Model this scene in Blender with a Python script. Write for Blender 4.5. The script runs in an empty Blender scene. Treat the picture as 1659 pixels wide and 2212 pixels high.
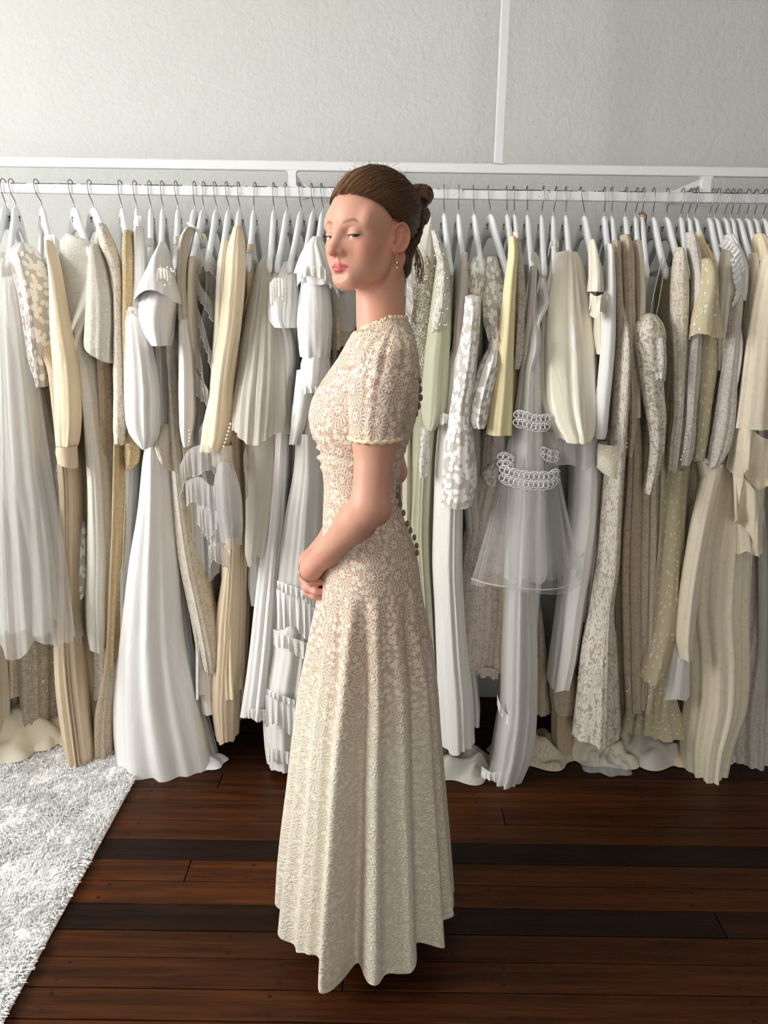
import bpy, math, random
import numpy as np
from mathutils import Matrix, Vector

# ------------------------------------------------------------------ camera
SC = bpy.context.scene
CAM = np.array([0.0, 0.0, 1.45]); FPX = 1662.0; CXP, CYP = 829.5, 1106.0
PITCH = math.radians(14.3); ROLL = 0.0140
_F = np.array([0, math.cos(PITCH), -math.sin(PITCH)])
_U = np.array([0, math.sin(PITCH), math.cos(PITCH)])
_X = np.array([1.0, 0, 0])
RIGHT = math.cos(ROLL) * _X + math.sin(ROLL) * _U
UP = -math.sin(ROLL) * _X + math.cos(ROLL) * _U
cam_d = bpy.data.cameras.new('camera'); cam = bpy.data.objects.new('camera', cam_d)
SC.collection.objects.link(cam)
m = Matrix.Identity(4)
for i in range(3):
    m[i][0], m[i][1], m[i][2], m[i][3] = RIGHT[i], UP[i], -_F[i], CAM[i]
cam.matrix_world = m
cam_d.sensor_fit = 'VERTICAL'; cam_d.sensor_height = 24.0; cam_d.lens = FPX / 2212 * 24.0
cam_d.clip_start = 0.05
SC.camera = cam

def at(px, py, Y):
    """world point seen at pixel (px, py) on the vertical plane at distance Y from the camera"""
    d = _F + (px - CXP) / FPX * RIGHT - (py - CYP) / FPX * UP
    return CAM + d * (Y / d[1])

def on_floor(px, py, z=0.0):
    d = _F + (px - CXP) / FPX * RIGHT - (py - CYP) / FPX * UP
    return CAM + d * ((z - CAM[2]) / d[2])

def px_of(P):
    d = np.asarray(P, float) - CAM
    k = d @ _F
    return CXP + FPX * (d @ RIGHT) / k, CYP - FPX * (d @ UP) / k

# ------------------------------------------------------------------ world, daylight, rear fill, exposure
w = bpy.data.worlds.new('daylight'); SC.world = w; w.use_nodes = True
w.node_tree.nodes['Background'].inputs[0].default_value = (0.92, 0.95, 1.0, 1)
w.node_tree.nodes['Background'].inputs[1].default_value = 0.6
vs = SC.view_settings
vs.view_transform = 'Standard'; vs.look = 'None'; vs.gamma = 1.0; vs.use_curve_mapping = False
vs.exposure = -0.36
ROOM = dict(x0=-2.60, x1=4.60, y0=-4.6, y1=2.76, h=3.30)
WIN = dict(y0=-0.10, y1=1.72, z0=1.10, z1=2.85)      # big window in the left wall
FILL_WIN = dict(x0=-1.5, x1=1.6, z0=0.15, z1=2.6)      # added unseen opening behind the camera, for front fill light

def area(name, loc, rot, sx, sy, power, col):
    l = bpy.data.lights.new(name, 'AREA'); l.shape = 'RECTANGLE'; l.size = sx; l.size_y = sy
    l.energy = power; l.color = col
    o = bpy.data.objects.new(name, l); SC.collection.objects.link(o)
    o.location = loc; o.rotation_euler = rot
    return o
area('window_daylight', (ROOM['x0'] - 0.22, (WIN['y0'] + WIN['y1']) / 2, (WIN['z0'] + WIN['z1']) / 2),
     (0, -math.pi / 2, 0), WIN['z1'] - WIN['z0'], WIN['y1'] - WIN['y0'], 166, (1.0, 0.982, 0.95))
area('rear_fill_light', ((FILL_WIN['x0'] + FILL_WIN['x1']) / 2, ROOM['y0'] - 0.2, (FILL_WIN['z0'] + FILL_WIN['z1']) / 2),
     (math.pi / 2, 0, 0), FILL_WIN['x1'] - FILL_WIN['x0'], FILL_WIN['z1'] - FILL_WIN['z0'], 104, (1.0, 0.97, 0.925))  # added lamp behind the camera, fills the sides facing the room
area('sky_through_window', (ROOM['x0'] - 0.75, 0.8, 3.05), (0, -math.radians(38), 0), 0.9, 2.2, 70, (0.66, 0.82, 1.0))
cy = SC.cycles
cy.max_bounces = 5; cy.diffuse_bounces = 3; cy.glossy_bounces = 1; cy.transmission_bounces = 1
cy.transparent_max_bounces = 8; cy.use_denoising = True
cy.use_adaptive_sampling = True; cy.adaptive_threshold = 0.12; cy.adaptive_min_samples = 10
cy.caustics_reflective = False; cy.caustics_refractive = False
cy.sample_clamp_indirect = 4.0

# ------------------------------------------------------------------ helpers
rng = np.random.default_rng(7); random.seed(7)
def lin(c):
    c = np.asarray(c, float) / 255.0
    return tuple(np.where(c <= 0.04045, c / 12.92, ((c + 0.055) / 1.055) ** 2.4))

def link(o, parent=None):
    SC.collection.objects.link(o)
    if parent is not None: o.parent = parent
    return o

def tag(o, label=None, cat=None, group=None, kind=None):
    if label: o['label'] = label
    if cat: o['category'] = cat
    if group: o['group'] = group
    if kind: o['kind'] = kind
    return o

def empty(name, loc, label=None, cat=None, group=None):
    o = bpy.data.objects.new(name, None); o.empty_display_size = 0.05
    o.location = tuple(loc); link(o)
    return tag(o, label, cat, group)

def mesh_obj(name, V, Fc, mat=None, parent=None, smooth=True, uv=None, col=None):
    """V in world coordinates; parent is an unrotated Empty (or a child of one)"""
    V = np.asarray(V, np.float32)
    me = bpy.data.meshes.new(name)
    if isinstance(Fc, np.ndarray):
        n, k = Fc.shape
        me.vertices.add(len(V)); me.vertices.foreach_set('co', V.ravel())
        me.loops.add(n * k); me.loops.foreach_set('vertex_index', Fc.astype(np.int32).ravel())
        me.polygons.add(n)
        me.polygons.foreach_set('loop_start', np.arange(0, n * k, k, dtype=np.int32))
        me.update(calc_edges=True)
        if uv is not None:
            l = me.uv_layers.new(name='UVMap')
            l.data.foreach_set('uv', np.asarray(uv, np.float32).reshape(-1))
    else:
        me.from_pydata(V.tolist(), [], [list(f) for f in Fc]); me.update()
    if col is not None:
        a = me.color_attributes.new('Col', 'FLOAT_COLOR', 'POINT')
        c4 = np.ones((len(V), 4), np.float32); c4[:, :3] = col
        a.data.foreach_set('color', c4.ravel())
    if smooth: me.polygons.foreach_set('use_smooth', np.ones(len(me.polygons), bool))
    me.validate()
    o = bpy.data.objects.new(name, me)
    if mat: me.materials.append(mat)
    link(o)
    if parent is not None:
        off = Vector((0, 0, 0)); p = parent
        while p is not None: off += p.location; p = p.parent
        o.parent = parent; o.location = -off
    return o

def box_vf(x0, x1, y0, y1, z0, z1, bv=0.0):
    if bv <= 0:
        V = [(x, y, z) for x in (x0, x1) for y in (y0, y1) for z in (z0, z1)]
        F = [(0, 1, 3, 2), (4, 6, 7, 5), (0, 4, 5, 1), (2, 3, 7, 6), (0, 2, 6, 4), (1, 5, 7, 3)]
        return V, F
    # box with chamfered vertical+top edges along every axis (24-vertex chamfer box)
    V = []; F = []
    xs = (x0, x1); ysv = (y0, y1); zs = (z0, z1)
    idx = {}
    for i in (0, 1):
        for j in (0, 1):
            for k in (0, 1):
                sx = bv if i == 0 else -bv; sy = bv if j == 0 else -bv; sz = bv if k == 0 else -bv
                idx[i, j, k, 'x'] = len(V); V.append((xs[i], ysv[j] + sy, zs[k] + sz))
                idx[i, j, k, 'y'] = len(V); V.append((xs[i] + sx, ysv[j], zs[k] + sz))
                idx[i, j, k, 'z'] = len(V); V.append((xs[i] + sx, ysv[j] + sy, zs[k]))
    for i in (0, 1):
        F.append([idx[i, a, b, 'x'] for a, b in ((0, 0), (0, 1), (1, 1), (1, 0))])
        F.append([idx[a, i, b, 'y'] for a, b in ((0, 0), (0, 1), (1, 1), (1, 0))])
        F.append([idx[a, b, i, 'z'] for a, b in ((0, 0), (0, 1), (1, 1), (1, 0))])
    for i in (0, 1):
        for j in (0, 1):
            F.append([idx[i, j, 0, 'x'], idx[i, j, 1, 'x'], idx[i, j, 1, 'y'], idx[i, j, 0, 'y']])
            F.append([idx[i, 0, j, 'x'], idx[i, 1, j, 'x'], idx[i, 1, j, 'z'], idx[i, 0, j, 'z']])
            F.append([idx[0, i, j, 'y'], idx[1, i, j, 'y'], idx[1, i, j, 'z'], idx[0, i, j, 'z']])
            for k in (0, 1):
                F.append([idx[i, j, k, 'x'], idx[i, j, k, 'y'], idx[i, j, k, 'z']])
    return V, F

def join_vf(parts):
    V = []; F = []
    for v, f in parts:
        n = len(V); V += [tuple(p) for p in v]; F += [tuple(i + n for i in q) for q in f]
    return V, F

def tube_vf(pts, r, sides=8, cap=True):
    P = np.asarray(pts, float); n = len(P)
    r = np.full(n, r) if np.isscalar(r) else np.asarray(r, float)
    T = np.gradient(P, axis=0); T /= np.linalg.norm(T, axis=1)[:, None] + 1e-12
    ref = np.array([0.3, 0.2, 0.93]) if abs(T[0] @ np.array([0.3, 0.2, 0.93])) < 0.9 else np.array([1.0, 0, 0])
    N = np.cross(T[0], ref); N /= np.linalg.norm(N)
    V = []
    ang = np.arange(sides) * 2 * math.pi / sides
    for i in range(n):
        N = N - T[i] * (N @ T[i]); N /= np.linalg.norm(N) + 1e-12
        B = np.cross(T[i], N)
        V.append(P[i] + r[i] * (np.cos(ang)[:, None] * N + np.sin(ang)[:, None] * B))
    V = np.concatenate(V)
    F = []
    for i in range(n - 1):
        for j in range(sides):
            k = (j + 1) % sides
            F.append((i * sides + j, i * sides + k, (i + 1) * sides + k, (i + 1) * sides + j))
    if cap:
        F.append(tuple(range(sides))[::-1]); F.append(tuple((n - 1) * sides + j for j in range(sides)))
    return V.tolist(), F

def strands_mesh(paths, radii, sides=4):
    """many thin tubes (each path the same number of points) -> vertices, quads"""
    P = np.asarray(paths, float); S, n, _ = P.shape
    T = np.gradient(P, axis=1); T /= np.linalg.norm(T, axis=2)[..., None] + 1e-12
    ref = np.where(np.abs(T[..., 2:3]) > 0.9, np.array([1.0, 0, 0]), np.array([0, 0, 1.0]))
    N = np.cross(T, ref); N /= np.linalg.norm(N, axis=2)[..., None] + 1e-12
    B = np.cross(T, N)
    ang = np.arange(sides) * 2 * math.pi / sides
    R = np.asarray(radii, float)
    if R.ndim == 1: R = np.repeat(R[:, None], n, 1)
    V = P[:, :, None, :] + R[:, :, None, None] * (np.cos(ang)[None, None, :, None] * N[:, :, None, :] + np.sin(ang)[None, None, :, None] * B[:, :, None, :])
    base = (np.arange(S)[:, None, None] * n + np.arange(n - 1)[None, :, None]) * sides
    j = np.arange(sides)[None, None, :]; k = (j + 1) % sides
    F = np.stack([base + j, base + k, base + sides + k, base + sides + j], -1).reshape(-1, 4)
    return V.reshape(-1, 3), F

def pchip(x, y, xq):
    """monotone cubic through (x, y)"""
    x = np.asarray(x, float); y = np.asarray(y, float); xq = np.asarray(xq, float)
    if len(x) == 2: return np.interp(xq, x, y)
    h = np.diff(x); d = np.diff(y) / h
    mm = np.zeros(len(x)); mm[0] = d[0]; mm[-1] = d[-1]
    for i in range(1, len(x) - 1):
        mm[i] = 0 if d[i - 1] * d[i] <= 0 else 2 * d[i - 1] * d[i] / (d[i - 1] + d[i])
    i = np.clip(np.searchsorted(x, xq) - 1, 0, len(x) - 2)
    t = (xq - x[i]) / h[i]
    return ((2 * t**3 - 3 * t**2 + 1) * y[i] + (t**3 - 2 * t**2 + t) * h[i] * mm[i]
            + (-2 * t**3 + 3 * t**2) * y[i + 1] + (t**3 - t**2) * h[i] * mm[i + 1])

# ------------------------------------------------------------------ node helpers
class NT:
    def __init__(s, name):
        s.mat = bpy.data.materials.new(name); s.mat.use_nodes = True
        s.t = s.mat.node_tree; s.n = s.t.nodes; s.l = s.t.links
        s.bsdf = s.n['Principled BSDF']; s.out = s.n['Material Output']
    def put(s, sock, v):
        if v is None: return
        if isinstance(v, bpy.types.NodeSocket): s.l.new(v, sock)
        else:
            if hasattr(sock.default_value, '__len__'):
                v = tuple(v)
                if len(sock.default_value) == 4 and len(v) == 3: v = v + (1.0,)
            sock.default_value = v
    def node(s, typ, ins=(), **props):
        nd = s.n.new(typ)
        for k, v in props.items(): setattr(nd, k, v)
        for k, v in (ins.items() if isinstance(ins, dict) else enumerate(ins)): s.put(nd.inputs[k], v)
        return nd
    def math(s, op, a, b=None, c=None, clamp=False):
        nd = s.node('ShaderNodeMath', [a] + ([b] if b is not None else []) + ([c] if c is not None else []), operation=op, use_clamp=clamp)
        return nd.outputs[0]
    def vmath(s, op, a, b=None):
        nd = s.node('ShaderNodeVectorMath', [a] + ([b] if b is not None else []), operation=op)
        return nd.outputs['Value'] if op in ('LENGTH', 'DOT_PRODUCT', 'DISTANCE') else nd.outputs[0]
    def uv(s): return s.node('ShaderNodeUVMap').outputs[0]
    def obj(s): return s.node('ShaderNodeTexCoord').outputs['Object']
    def noise(s, vec, scale, detail=3, rough=0.55, dist=0.0):
        nd = s.node('ShaderNodeTexNoise', {'Vector': vec, 'Scale': scale, 'Detail': detail, 'Roughness': rough, 'Distortion': dist})
        return nd.outputs[0]
    def ss(s, x, lo, hi):           # smooth step
        nd = s.node('ShaderNodeMapRange', {'Value': x, 'From Min': lo, 'From Max': hi, 'To Min': 0.0, 'To Max': 1.0}, interpolation_type='SMOOTHSTEP')
        return nd.outputs[0]
    def mix(s, f, a, b):
        nd = s.n.new('ShaderNodeMix'); nd.data_type = 'RGBA'
        s.put(nd.inputs[0], f); s.put(nd.inputs[6], a); s.put(nd.inputs[7], b)
        return nd.outputs[2]
    def bump(s, h, strength, dist, normal=None):
        nd = s.node('ShaderNodeBump', {'Strength': strength, 'Distance': dist, 'Height': h})
        if normal is not None: s.l.new(normal, nd.inputs['Normal'])
        return nd.outputs[0]
    def set(s, **kw):
        for k, v in kw.items(): s.put(s.bsdf.inputs[k.replace('_', ' ')], v)

def plain(name, rgb, rough=0.5, spec=0.5, metal=0.0):
    n = NT(name); n.set(Base_Color=lin(rgb), Roughness=rough, Metallic=metal)
    n.bsdf.inputs['Specular IOR Level'].default_value = spec
    return n.mat

def finish(n, alpha, transl, col):
    """mix in translucency and openness of thin cloth"""
    sh = n.bsdf.outputs[0]
    if transl > 0:
        tr = n.node('ShaderNodeBsdfTranslucent', {'Color': col}).outputs[0]
        mx = n.node('ShaderNodeMixShader', [transl, sh, tr]); sh = mx.outputs[0]
    if alpha is not None:
        tp = n.node('ShaderNodeBsdfTransparent').outputs[0]
        mx = n.node('ShaderNodeMixShader', [alpha, tp, sh]); sh = mx.outputs[0]
    n.l.new(sh, n.out.inputs[0])

def fabric(name, rgb, rough=0.6, spec=0.3, wrinkle=0.35, sheen=0.15, alpha=None, transl=0.0, grain=0.0, su=9, sv=2.4):
    n = NT(name); uv = n.uv()
    st = n.vmath('MULTIPLY', uv, (su, sv, 1))
    w1 = n.noise(st, 1.0, 3, 0.6, 0.6)
    h = w1
    if grain:
        g = n.noise(n.vmath('MULTIPLY', uv, (420, 420, 1)), 1.0, 2)
        h = n.math('ADD', w1, n.math('MULTIPLY', g, grain))
    c = lin(rgb); c2 = tuple(x * 0.90 for x in c)
    tone = n.noise(n.vmath('MULTIPLY', uv, (9, 3, 1)), 1.0, 2)
    col = n.mix(tone, c2, c)
    n.set(Base_Color=col, Roughness=rough, Normal=n.bump(h, wrinkle, 0.026))
    n.bsdf.inputs['Specular IOR Level'].default_value = spec

    finish(n, alpha, transl, col)
    return n.mat

def petals(n, vec, k, r0, r1, rand=0.8, soft=0.05):
    """flowers with k petals, one per Voronoi cell; returns (mask, distance, angle)"""
    vo = n.node('ShaderNodeTexVoronoi', {'Vector': vec, 'Scale': 1.0, 'Randomness': rand}, voronoi_dimensions='2D')
    d = n.vmath('SUBTRACT', vec, vo.outputs['Position'])
    sp = n.node('ShaderNodeSeparateXYZ', [d])
    ang = n.math('ARCTAN2', sp.outputs[1], sp.outputs[0])
    spin = n.math('MULTIPLY', n.node('ShaderNodeSeparateColor', [vo.outputs['Color']]).outputs[0], 6.28)
    r = vo.outputs['Distance']
    a = n.math('ABSOLUTE', n.math('COSINE', n.math('ADD', n.math('MULTIPLY', ang, k / 2.0), spin)))
    lim = n.math('MULTIPLY_ADD', a, r1 - r0, r0)
    mask = n.ss(n.math('SUBTRACT', lim, r), -soft, soft)
    return mask, r, ang

def ring(n, r, rad, wd):
    return n.ss(n.math('ABSOLUTE', n.math('SUBTRACT', r, rad)), wd, wd * 0.35)

def lace(name, thread, ground, scale=30, kind='floral', alpha=None, rough=0.75, bump=0.6, net=0.35, transl=0.0, ground2=None, fade=(0, 1)):
    """procedural lace: thread pattern over a net ground; alpha = openness of the ground"""
    n = NT(name); uv = n.uv()
    warp = n.node('ShaderNodeTexNoise', {'Vector': uv, 'Scale': 14.0, 'Detail': 2})
    uvw = n.vmath('ADD', uv, n.vmath('MULTIPLY', n.vmath('SUBTRACT', warp.outputs['Color'], (0.5, 0.5, 0.5)), (0.02, 0.02, 0)))
    v = n.vmath('MULTIPLY', uvw, (scale, scale, 0))
    if kind == 'floral':
        f1, r, a = petals(n, v, 5, 0.16, 0.50)
        hole = n.ss(r, 0.05, 0.10); vein = n.ss(n.math('ABSOLUTE', n.math('SINE', n.math('MULTIPLY', a, 10.0))), 0.2, 0.7)
        rim = n.math('SUBTRACT', 1.0, n.math('ABSOLUTE', n.math('MULTIPLY_ADD', f1, 2.0, -1.0)))
        f1 = n.math('MAXIMUM', n.math('MULTIPLY', n.math('MULTIPLY', f1, hole), n.math('MULTIPLY_ADD', vein, 0.35, 0.40)), rim)
        v2 = n.vmath('ADD', n.vmath('MULTIPLY', v, (2.3, 2.3, 0)), (3.3, 1.7, 0))
        f2, r2, a2 = petals(n, v2, 2, 0.10, 0.52)
        rim2 = n.math('SUBTRACT', 1.0, n.math('ABSOLUTE', n.math('MULTIPLY_ADD', f2, 2.0, -1.0)))
        f2 = n.math('MAXIMUM', n.math('MULTIPLY', f2, 0.55), n.math('MULTIPLY', rim2, 0.9))
        stem = n.noise(n.vmath('MULTIPLY', v, (1.6, 1.6, 0)), 1.0, 1)
        st = ring(n, n.math('FRACT', n.math('MULTIPLY', stem, 5.0)), 0.5, 0.11)
        p = n.math('MAXIMUM', n.math('MAXIMUM', f1, f2), n.math('MULTIPLY', st, 0.7))
    elif kind == 'cord':
        stem = n.noise(v, 0.9, 1, 0.4, 1.2)
        p1 = ring(n, n.math('FRACT', n.math('MULTIPLY', stem, 9.0)), 0.5, 0.20)
        f2, r2, a2 = petals(n, n.vmath('MULTIPLY', v, (1.3, 1.3, 0)), 4, 0.18, 0.42)
        p = n.math('MAXIMUM', p1, n.math('MULTIPLY', ring(n, r2, 0.28, 0.09), 0.9))
    elif kind == 'leaf':
        f1, r, a = petals(n, v, 3, 0.14, 0.46, 1.0, 0.03)
        f2, r2, a2 = petals(n, n.vmath('ADD', n.vmath('MULTIPLY', v, (1.7, 1.7, 0)), (5.1, 2.2, 0)), 1, 0.22, 0.36, 1.0, 0.03)
        p = n.math('MAXIMUM', f1, f2)
    elif kind == 'sprig':
        f1, r, a = petals(n, v, 5, 0.05, 0.22, 0.9, 0.03)
        p = f1
    elif kind == 'medallion':
        vo = n.node('ShaderNodeTexVoronoi', {'Vector': v, 'Scale': 1.0, 'Randomness': 0.42}, voronoi_dimensions='2D')
        d = n.vmath('SUBTRACT', v, vo.outputs['Position'])
        sp = n.node('ShaderNodeSeparateXYZ', [d])
        r = n.vmath('LENGTH', n.vmath('MULTIPLY', d, (1.12, 0.92, 0)))
        # inner eight-petal rosette, set high in the ring
        d2 = n.vmath('SUBTRACT', d, (-0.07, 0.09, 0))
        s2 = n.node('ShaderNodeSeparateXYZ', [d2]); r2 = n.vmath('LENGTH', d2)
        ang = n.math('ARCTAN2', s2.outputs[1], s2.outputs[0])
        pet = n.math('ABSOLUTE', n.math('COSINE', n.math('MULTIPLY', ang, 4.0)))
        rosette = n.math('MULTIPLY', n.ss(n.math('SUBTRACT', n.math('MULTIPLY_ADD', pet, 0.13, 0.05), r2), -0.02, 0.03), n.ss(r2, 0.025, 0.045))
        big = ring(n, r, 0.40, 0.024); mid = ring(n, r2, 0.235, 0.022)
        ang3 = n.math('ARCTAN2', sp.outputs[1], sp.outputs[0])
        rad = n.math('ABSOLUTE', n.math('COSINE', n.math('MULTIPLY', ang3, 9.0)))
        spoke = n.math('MULTIPLY', n.ss(rad, 0.45, 0.9), n.math('MULTIPLY', n.ss(r, 0.40, 0.36), n.ss(r2, 0.25, 0.28)))
        inside = n.ss(r, 0.44, 0.40)
        p_in = n.math('MAXIMUM', n.math('MAXIMUM', rosette, big), n.math('MAXIMUM', mid, n.math('MULTIPLY', spoke, 0.75)))
        f3, r3, a3 = petals(n, n.vmath('MULTIPLY', v, (4.8, 4.8, 0)), 5, 0.16, 0.50)
        vine = ring(n, n.math('FRACT', n.math('MULTIPLY', n.noise(n.vmath('MULTIPLY', v, (2.6, 2.6, 0)), 1.0, 1), 6.0)), 0.5, 0.11)
        p_out = n.math('MAXIMUM', n.math('MULTIPLY', f3, 0.9), n.math('MULTIPLY', vine, 0.8))
        p = n.math('ADD', n.math('MULTIPLY', p_in, inside), n.math('MULTIPLY', p_out, n.math('SUBTRACT', 1.0, inside)))
    else:   # 'boucle': small raised worms
        stem = n.noise(v, 2.2, 1, 0.4, 1.5)
        p = ring(n, n.math('FRACT', n.math('MULTIPLY', stem, 5.0)), 0.5, 0.30)
    vo = n.node('ShaderNodeTexVoronoi', {'Vector': n.vmath('MULTIPLY', uv, (scale * 9, scale * 9, 0)), 'Scale': 1.0}, voronoi_dimensions='2D', feature='DISTANCE_TO_EDGE')
    netm = n.math('MULTIPLY', n.ss(vo.outputs['Distance'], 0.16, 0.05), net)
    p = n.math('MAXIMUM', p, netm)
    gcol = lin(ground)
    if ground2: gcol = n.mix(n.ss(n.node('ShaderNodeSeparateXYZ', [uv]).outputs[1], fade[0], fade[1]), lin(ground), lin(ground2))
    col = n.mix(p, gcol, lin(thread))
    n.set(Base_Color=col, Roughness=rough, Normal=n.bump(p, bump, 0.004))
    n.bsdf.inputs['Specular IOR Level'].default_value = 0.2

    al = None
    if alpha is not None:
        al = n.math('MULTIPLY_ADD', p, 1.0 - alpha, alpha)
    finish(n, al, transl, col)
    return n.mat

# ================================================================== STRUCTURE
M = {}
def wall_mat():
    n = NT('wall_plaster'); o = n.obj()
    a = n.noise(o, 55, 5, 0.6); b = n.noise(o, 9, 3)
    c = n.mix(n.noise(o, 1.3, 3), lin((208, 209, 205)), lin((214, 215, 211)))
    n.set(Base_Color=c, Roughness=0.7)
    n.set(Normal=n.bump(n.math('ADD', a, n.math('MULTIPLY', b, 0.8)), 0.55, 0.006))
    return n.mat
M['wall'] = wall_mat()
M['ceiling'] = plain('ceiling_paint', (236, 234, 228), 0.8, 0.2)
M['frame_white'] = plain('white_gloss_paint', (240, 240, 238), 0.35)

def struct(name, V, F, mat, smooth=False):
    o = mesh_obj(name, V, F, mat, None, smooth); o['kind'] = 'structure'; return o
R_ = ROOM; T_ = 0.12
struct('wall_back', *box_vf(R_['x0'] - T_, R_['x1'] + T_, R_['y1'], R_['y1'] + T_, 0, R_['h']), M['wall'])
struct('wall_right', *box_vf(R_['x1'], R_['x1'] + T_, R_['y0'], R_['y1'], 0, R_['h']), M['wall'])
def holed(axis):
    if axis == 'x':
        a0, a1, z0, z1 = WIN['y0'], WIN['y1'], WIN['z0'], WIN['z1']; lo, hi = R_['y0'], R_['y1']
        mk = lambda p, q, r, s: box_vf(R_['x0'] - T_, R_['x0'], p, q, r, s)
    else:
        a0, a1, z0, z1 = FILL_WIN['x0'], FILL_WIN['x1'], FILL_WIN['z0'], FILL_WIN['z1']; lo, hi = R_['x0'], R_['x1']
        mk = lambda p, q, r, s: box_vf(p, q, R_['y0'] - T_, R_['y0'], r, s)
    return join_vf([mk(lo, a0, 0, R_['h']), mk(a1, hi, 0, R_['h']), mk(a0, a1, 0, z0), mk(a0, a1, z1, R_['h'])])
struct('wall_left', *holed('x'), M['wall'])
struct('wall_front', *holed('y'), M['wall'])
struct('ceiling', *box_vf(R_['x0'] - T_, R_['x1'] + T_, R_['y0'] - T_, R_['y1'] + T_, R_['h'], R_['h'] + 0.1), M['ceiling'])
def window(name, axis):
    if axis == 'x':
        a0, a1, z0, z1 = WIN['y0'], WIN['y1'], WIN['z0'], WIN['z1']; c = R_['x0'] - 0.06
        mk = lambda p, q, r, s, t: box_vf(c - t, c + t, p, q, r, s)
    else:
        a0, a1, z0, z1 = FILL_WIN['x0'], FILL_WIN['x1'], FILL_WIN['z0'], FILL_WIN['z1']; c = R_['y0'] - 0.06
        mk = lambda p, q, r, s, t: box_vf(p, q, c - t, c + t, r, s)
    e = empty(name, (0, 0, 0)); e['kind'] = 'structure'
    fw = 0.05; mid = (a0 + a1) / 2; zm = (z0 + z1) / 2
    mesh_obj('window_frame', *join_vf([mk(a0, a0 + fw, z0, z1, .03), mk(a1 - fw, a1, z0, z1, .03), mk(a0 + fw, a1 - fw, z0, z0 + fw, .03), mk(a0 + fw, a1 - fw, z1 - fw, z1, .03)]), M['frame_white'], e, False)
    mesh_obj('mullion', *mk(mid - .02, mid + .02, z0 + fw, z1 - fw, .02), M['frame_white'], e, False)
window('window_1', 'x'); window('fill_window', 'y')  # the second frame is an added one around the rear fill lamp

# ---- floor: every board a piece
def board_mat():
    n = NT('stained_boards'); o = n.obj()
    inf = n.node('ShaderNodeObjectInfo')
    rnd = n.math('MULTIPLY', inf.outputs['Random'], 40.0)
    off = n.node('ShaderNodeCombineXYZ', [rnd, rnd, 0.0]).outputs[0]
    v = n.vmath('ADD', o, off)
    g1 = n.noise(n.vmath('MULTIPLY', v, (1.6, 38, 1)), 1.0, 5, 0.62, 0.7)
    g2 = n.noise(n.vmath('MULTIPLY', v, (7, 160, 1)), 1.0, 3, 0.6)
    g3 = n.noise(n.vmath('MULTIPLY', v, (1.1, 7, 1)), 1.0, 3, 0.6, 1.4)
    f = n.math('ADD', n.math('MULTIPLY', g1, 0.65), n.math('MULTIPLY', g2, 0.35))
    f = n.ss(f, 0.30, 0.72)
    dark = n.node('ShaderNodeVectorMath', [inf.outputs['Color'], (0.30, 0.27, 0.25)], operation='MULTIPLY').outputs[0]
    lite = n.node('ShaderNodeVectorMath', [inf.outputs['Color'], (1.25, 1.2, 1.15)], operation='MULTIPLY').outputs[0]
    c = n.mix(f, dark, lite)
    c = n.mix(n.math('MULTIPLY', n.ss(g3, 0.55, 0.75), 0.65), c, dark)
    n.set(Base_Color=c, Roughness=n.math('MULTIPLY_ADD', g2, 0.25, 0.34))
    n.set(Normal=n.bump(f, 0.25, 0.003))
    n.bsdf.inputs['Specular IOR Level'].default_value = 0.16
    return n.mat
M['board'] = board_mat()
M['gap'] = plain('floor_gap_dark', (12, 8, 6), 0.9, 0.1)
floor = mesh_obj('floor', *box_vf(R_['x0'] - T_, R_['x1'] + T_, R_['y0'] - T_, R_['y1'] + T_, -0.12, -0.012), M['gap'], None, False)
floor['kind'] = 'structure'
edges_px = [1636.5, 1669.2, 1703, 1735.7, 1773.2, 1814, 1858.2, 1904.8, 1954.4, 2011.1, 2069.9, 2136.7, 2205.9]
ey = [on_floor(500, y)[1] for y in edges_px]
pitch = (ey[0] - ey[-1]) / (len(ey) - 1)
rows = []                                            # (y_near, y_far, tone)
tones = [.22, .34, .46, .50, .54, .12, .62, .68, .10, .36, .42, .38]
for i in range(len(ey) - 1): rows.append((ey[i + 1], ey[i], tones[i]))
k = ey[0]; tt = [.2, .15, .25, .2, .3, .2, .25, .2]
j = 0
while k < R_['y1'] - 0.01:
    rows.append((k, min(k + pitch, R_['y1']), tt[j % 8])); k += pitch; j += 1
k = ey[-1]; j = 0
while k > R_['y0'] + 0.01:
    rows.append((max(k - pitch, R_['y0']), k, [.4, .3, .55, .2, .45, .35, .6, .15][j % 8])); k -= pitch; j += 1
joints = {0: [], 1: [(476, 1686)], 3: [(1086, 1755)], 6: [(405, 1882)], 8: [(1548, 1982)], 10: [(742, 2103)]}
def board_col(t):
    a = np.array(lin((28, 14, 7))); b = np.array(lin((104, 56, 20))); return tuple(a + (b - a) * t) + (1.0,)
for i, (y0, y1, t) in enumerate(rows):
    xs = [R_['x0']] + ([1.9] if i % 2 else [2.6]) + [on_floor(*p)[0] for p in joints.get(i, [])]
    if i not in joints or not joints[i]: xs.append(-1.6 + 3.4 * random.random() if i > 11 else 1.75 - 3.4 * (i % 2))
    xs = sorted(set(xs + [R_['x1']]))
    for a, b in zip(xs[:-1], xs[1:]):
        g = 0.0013
        V, F = box_vf(a + g, b - g, y0 + g, y1 - g, -0.012, -0.0002 + 0.0008 * random.random(), 0.0012)
        o = mesh_obj('floor_board', V, F, M['board'], floor, False)
        o.color = board_col(min(1, max(0.03, t + random.uniform(-.08, .08) + (0.12 if i == 8 and a > 0.5 else 0))))
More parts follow.
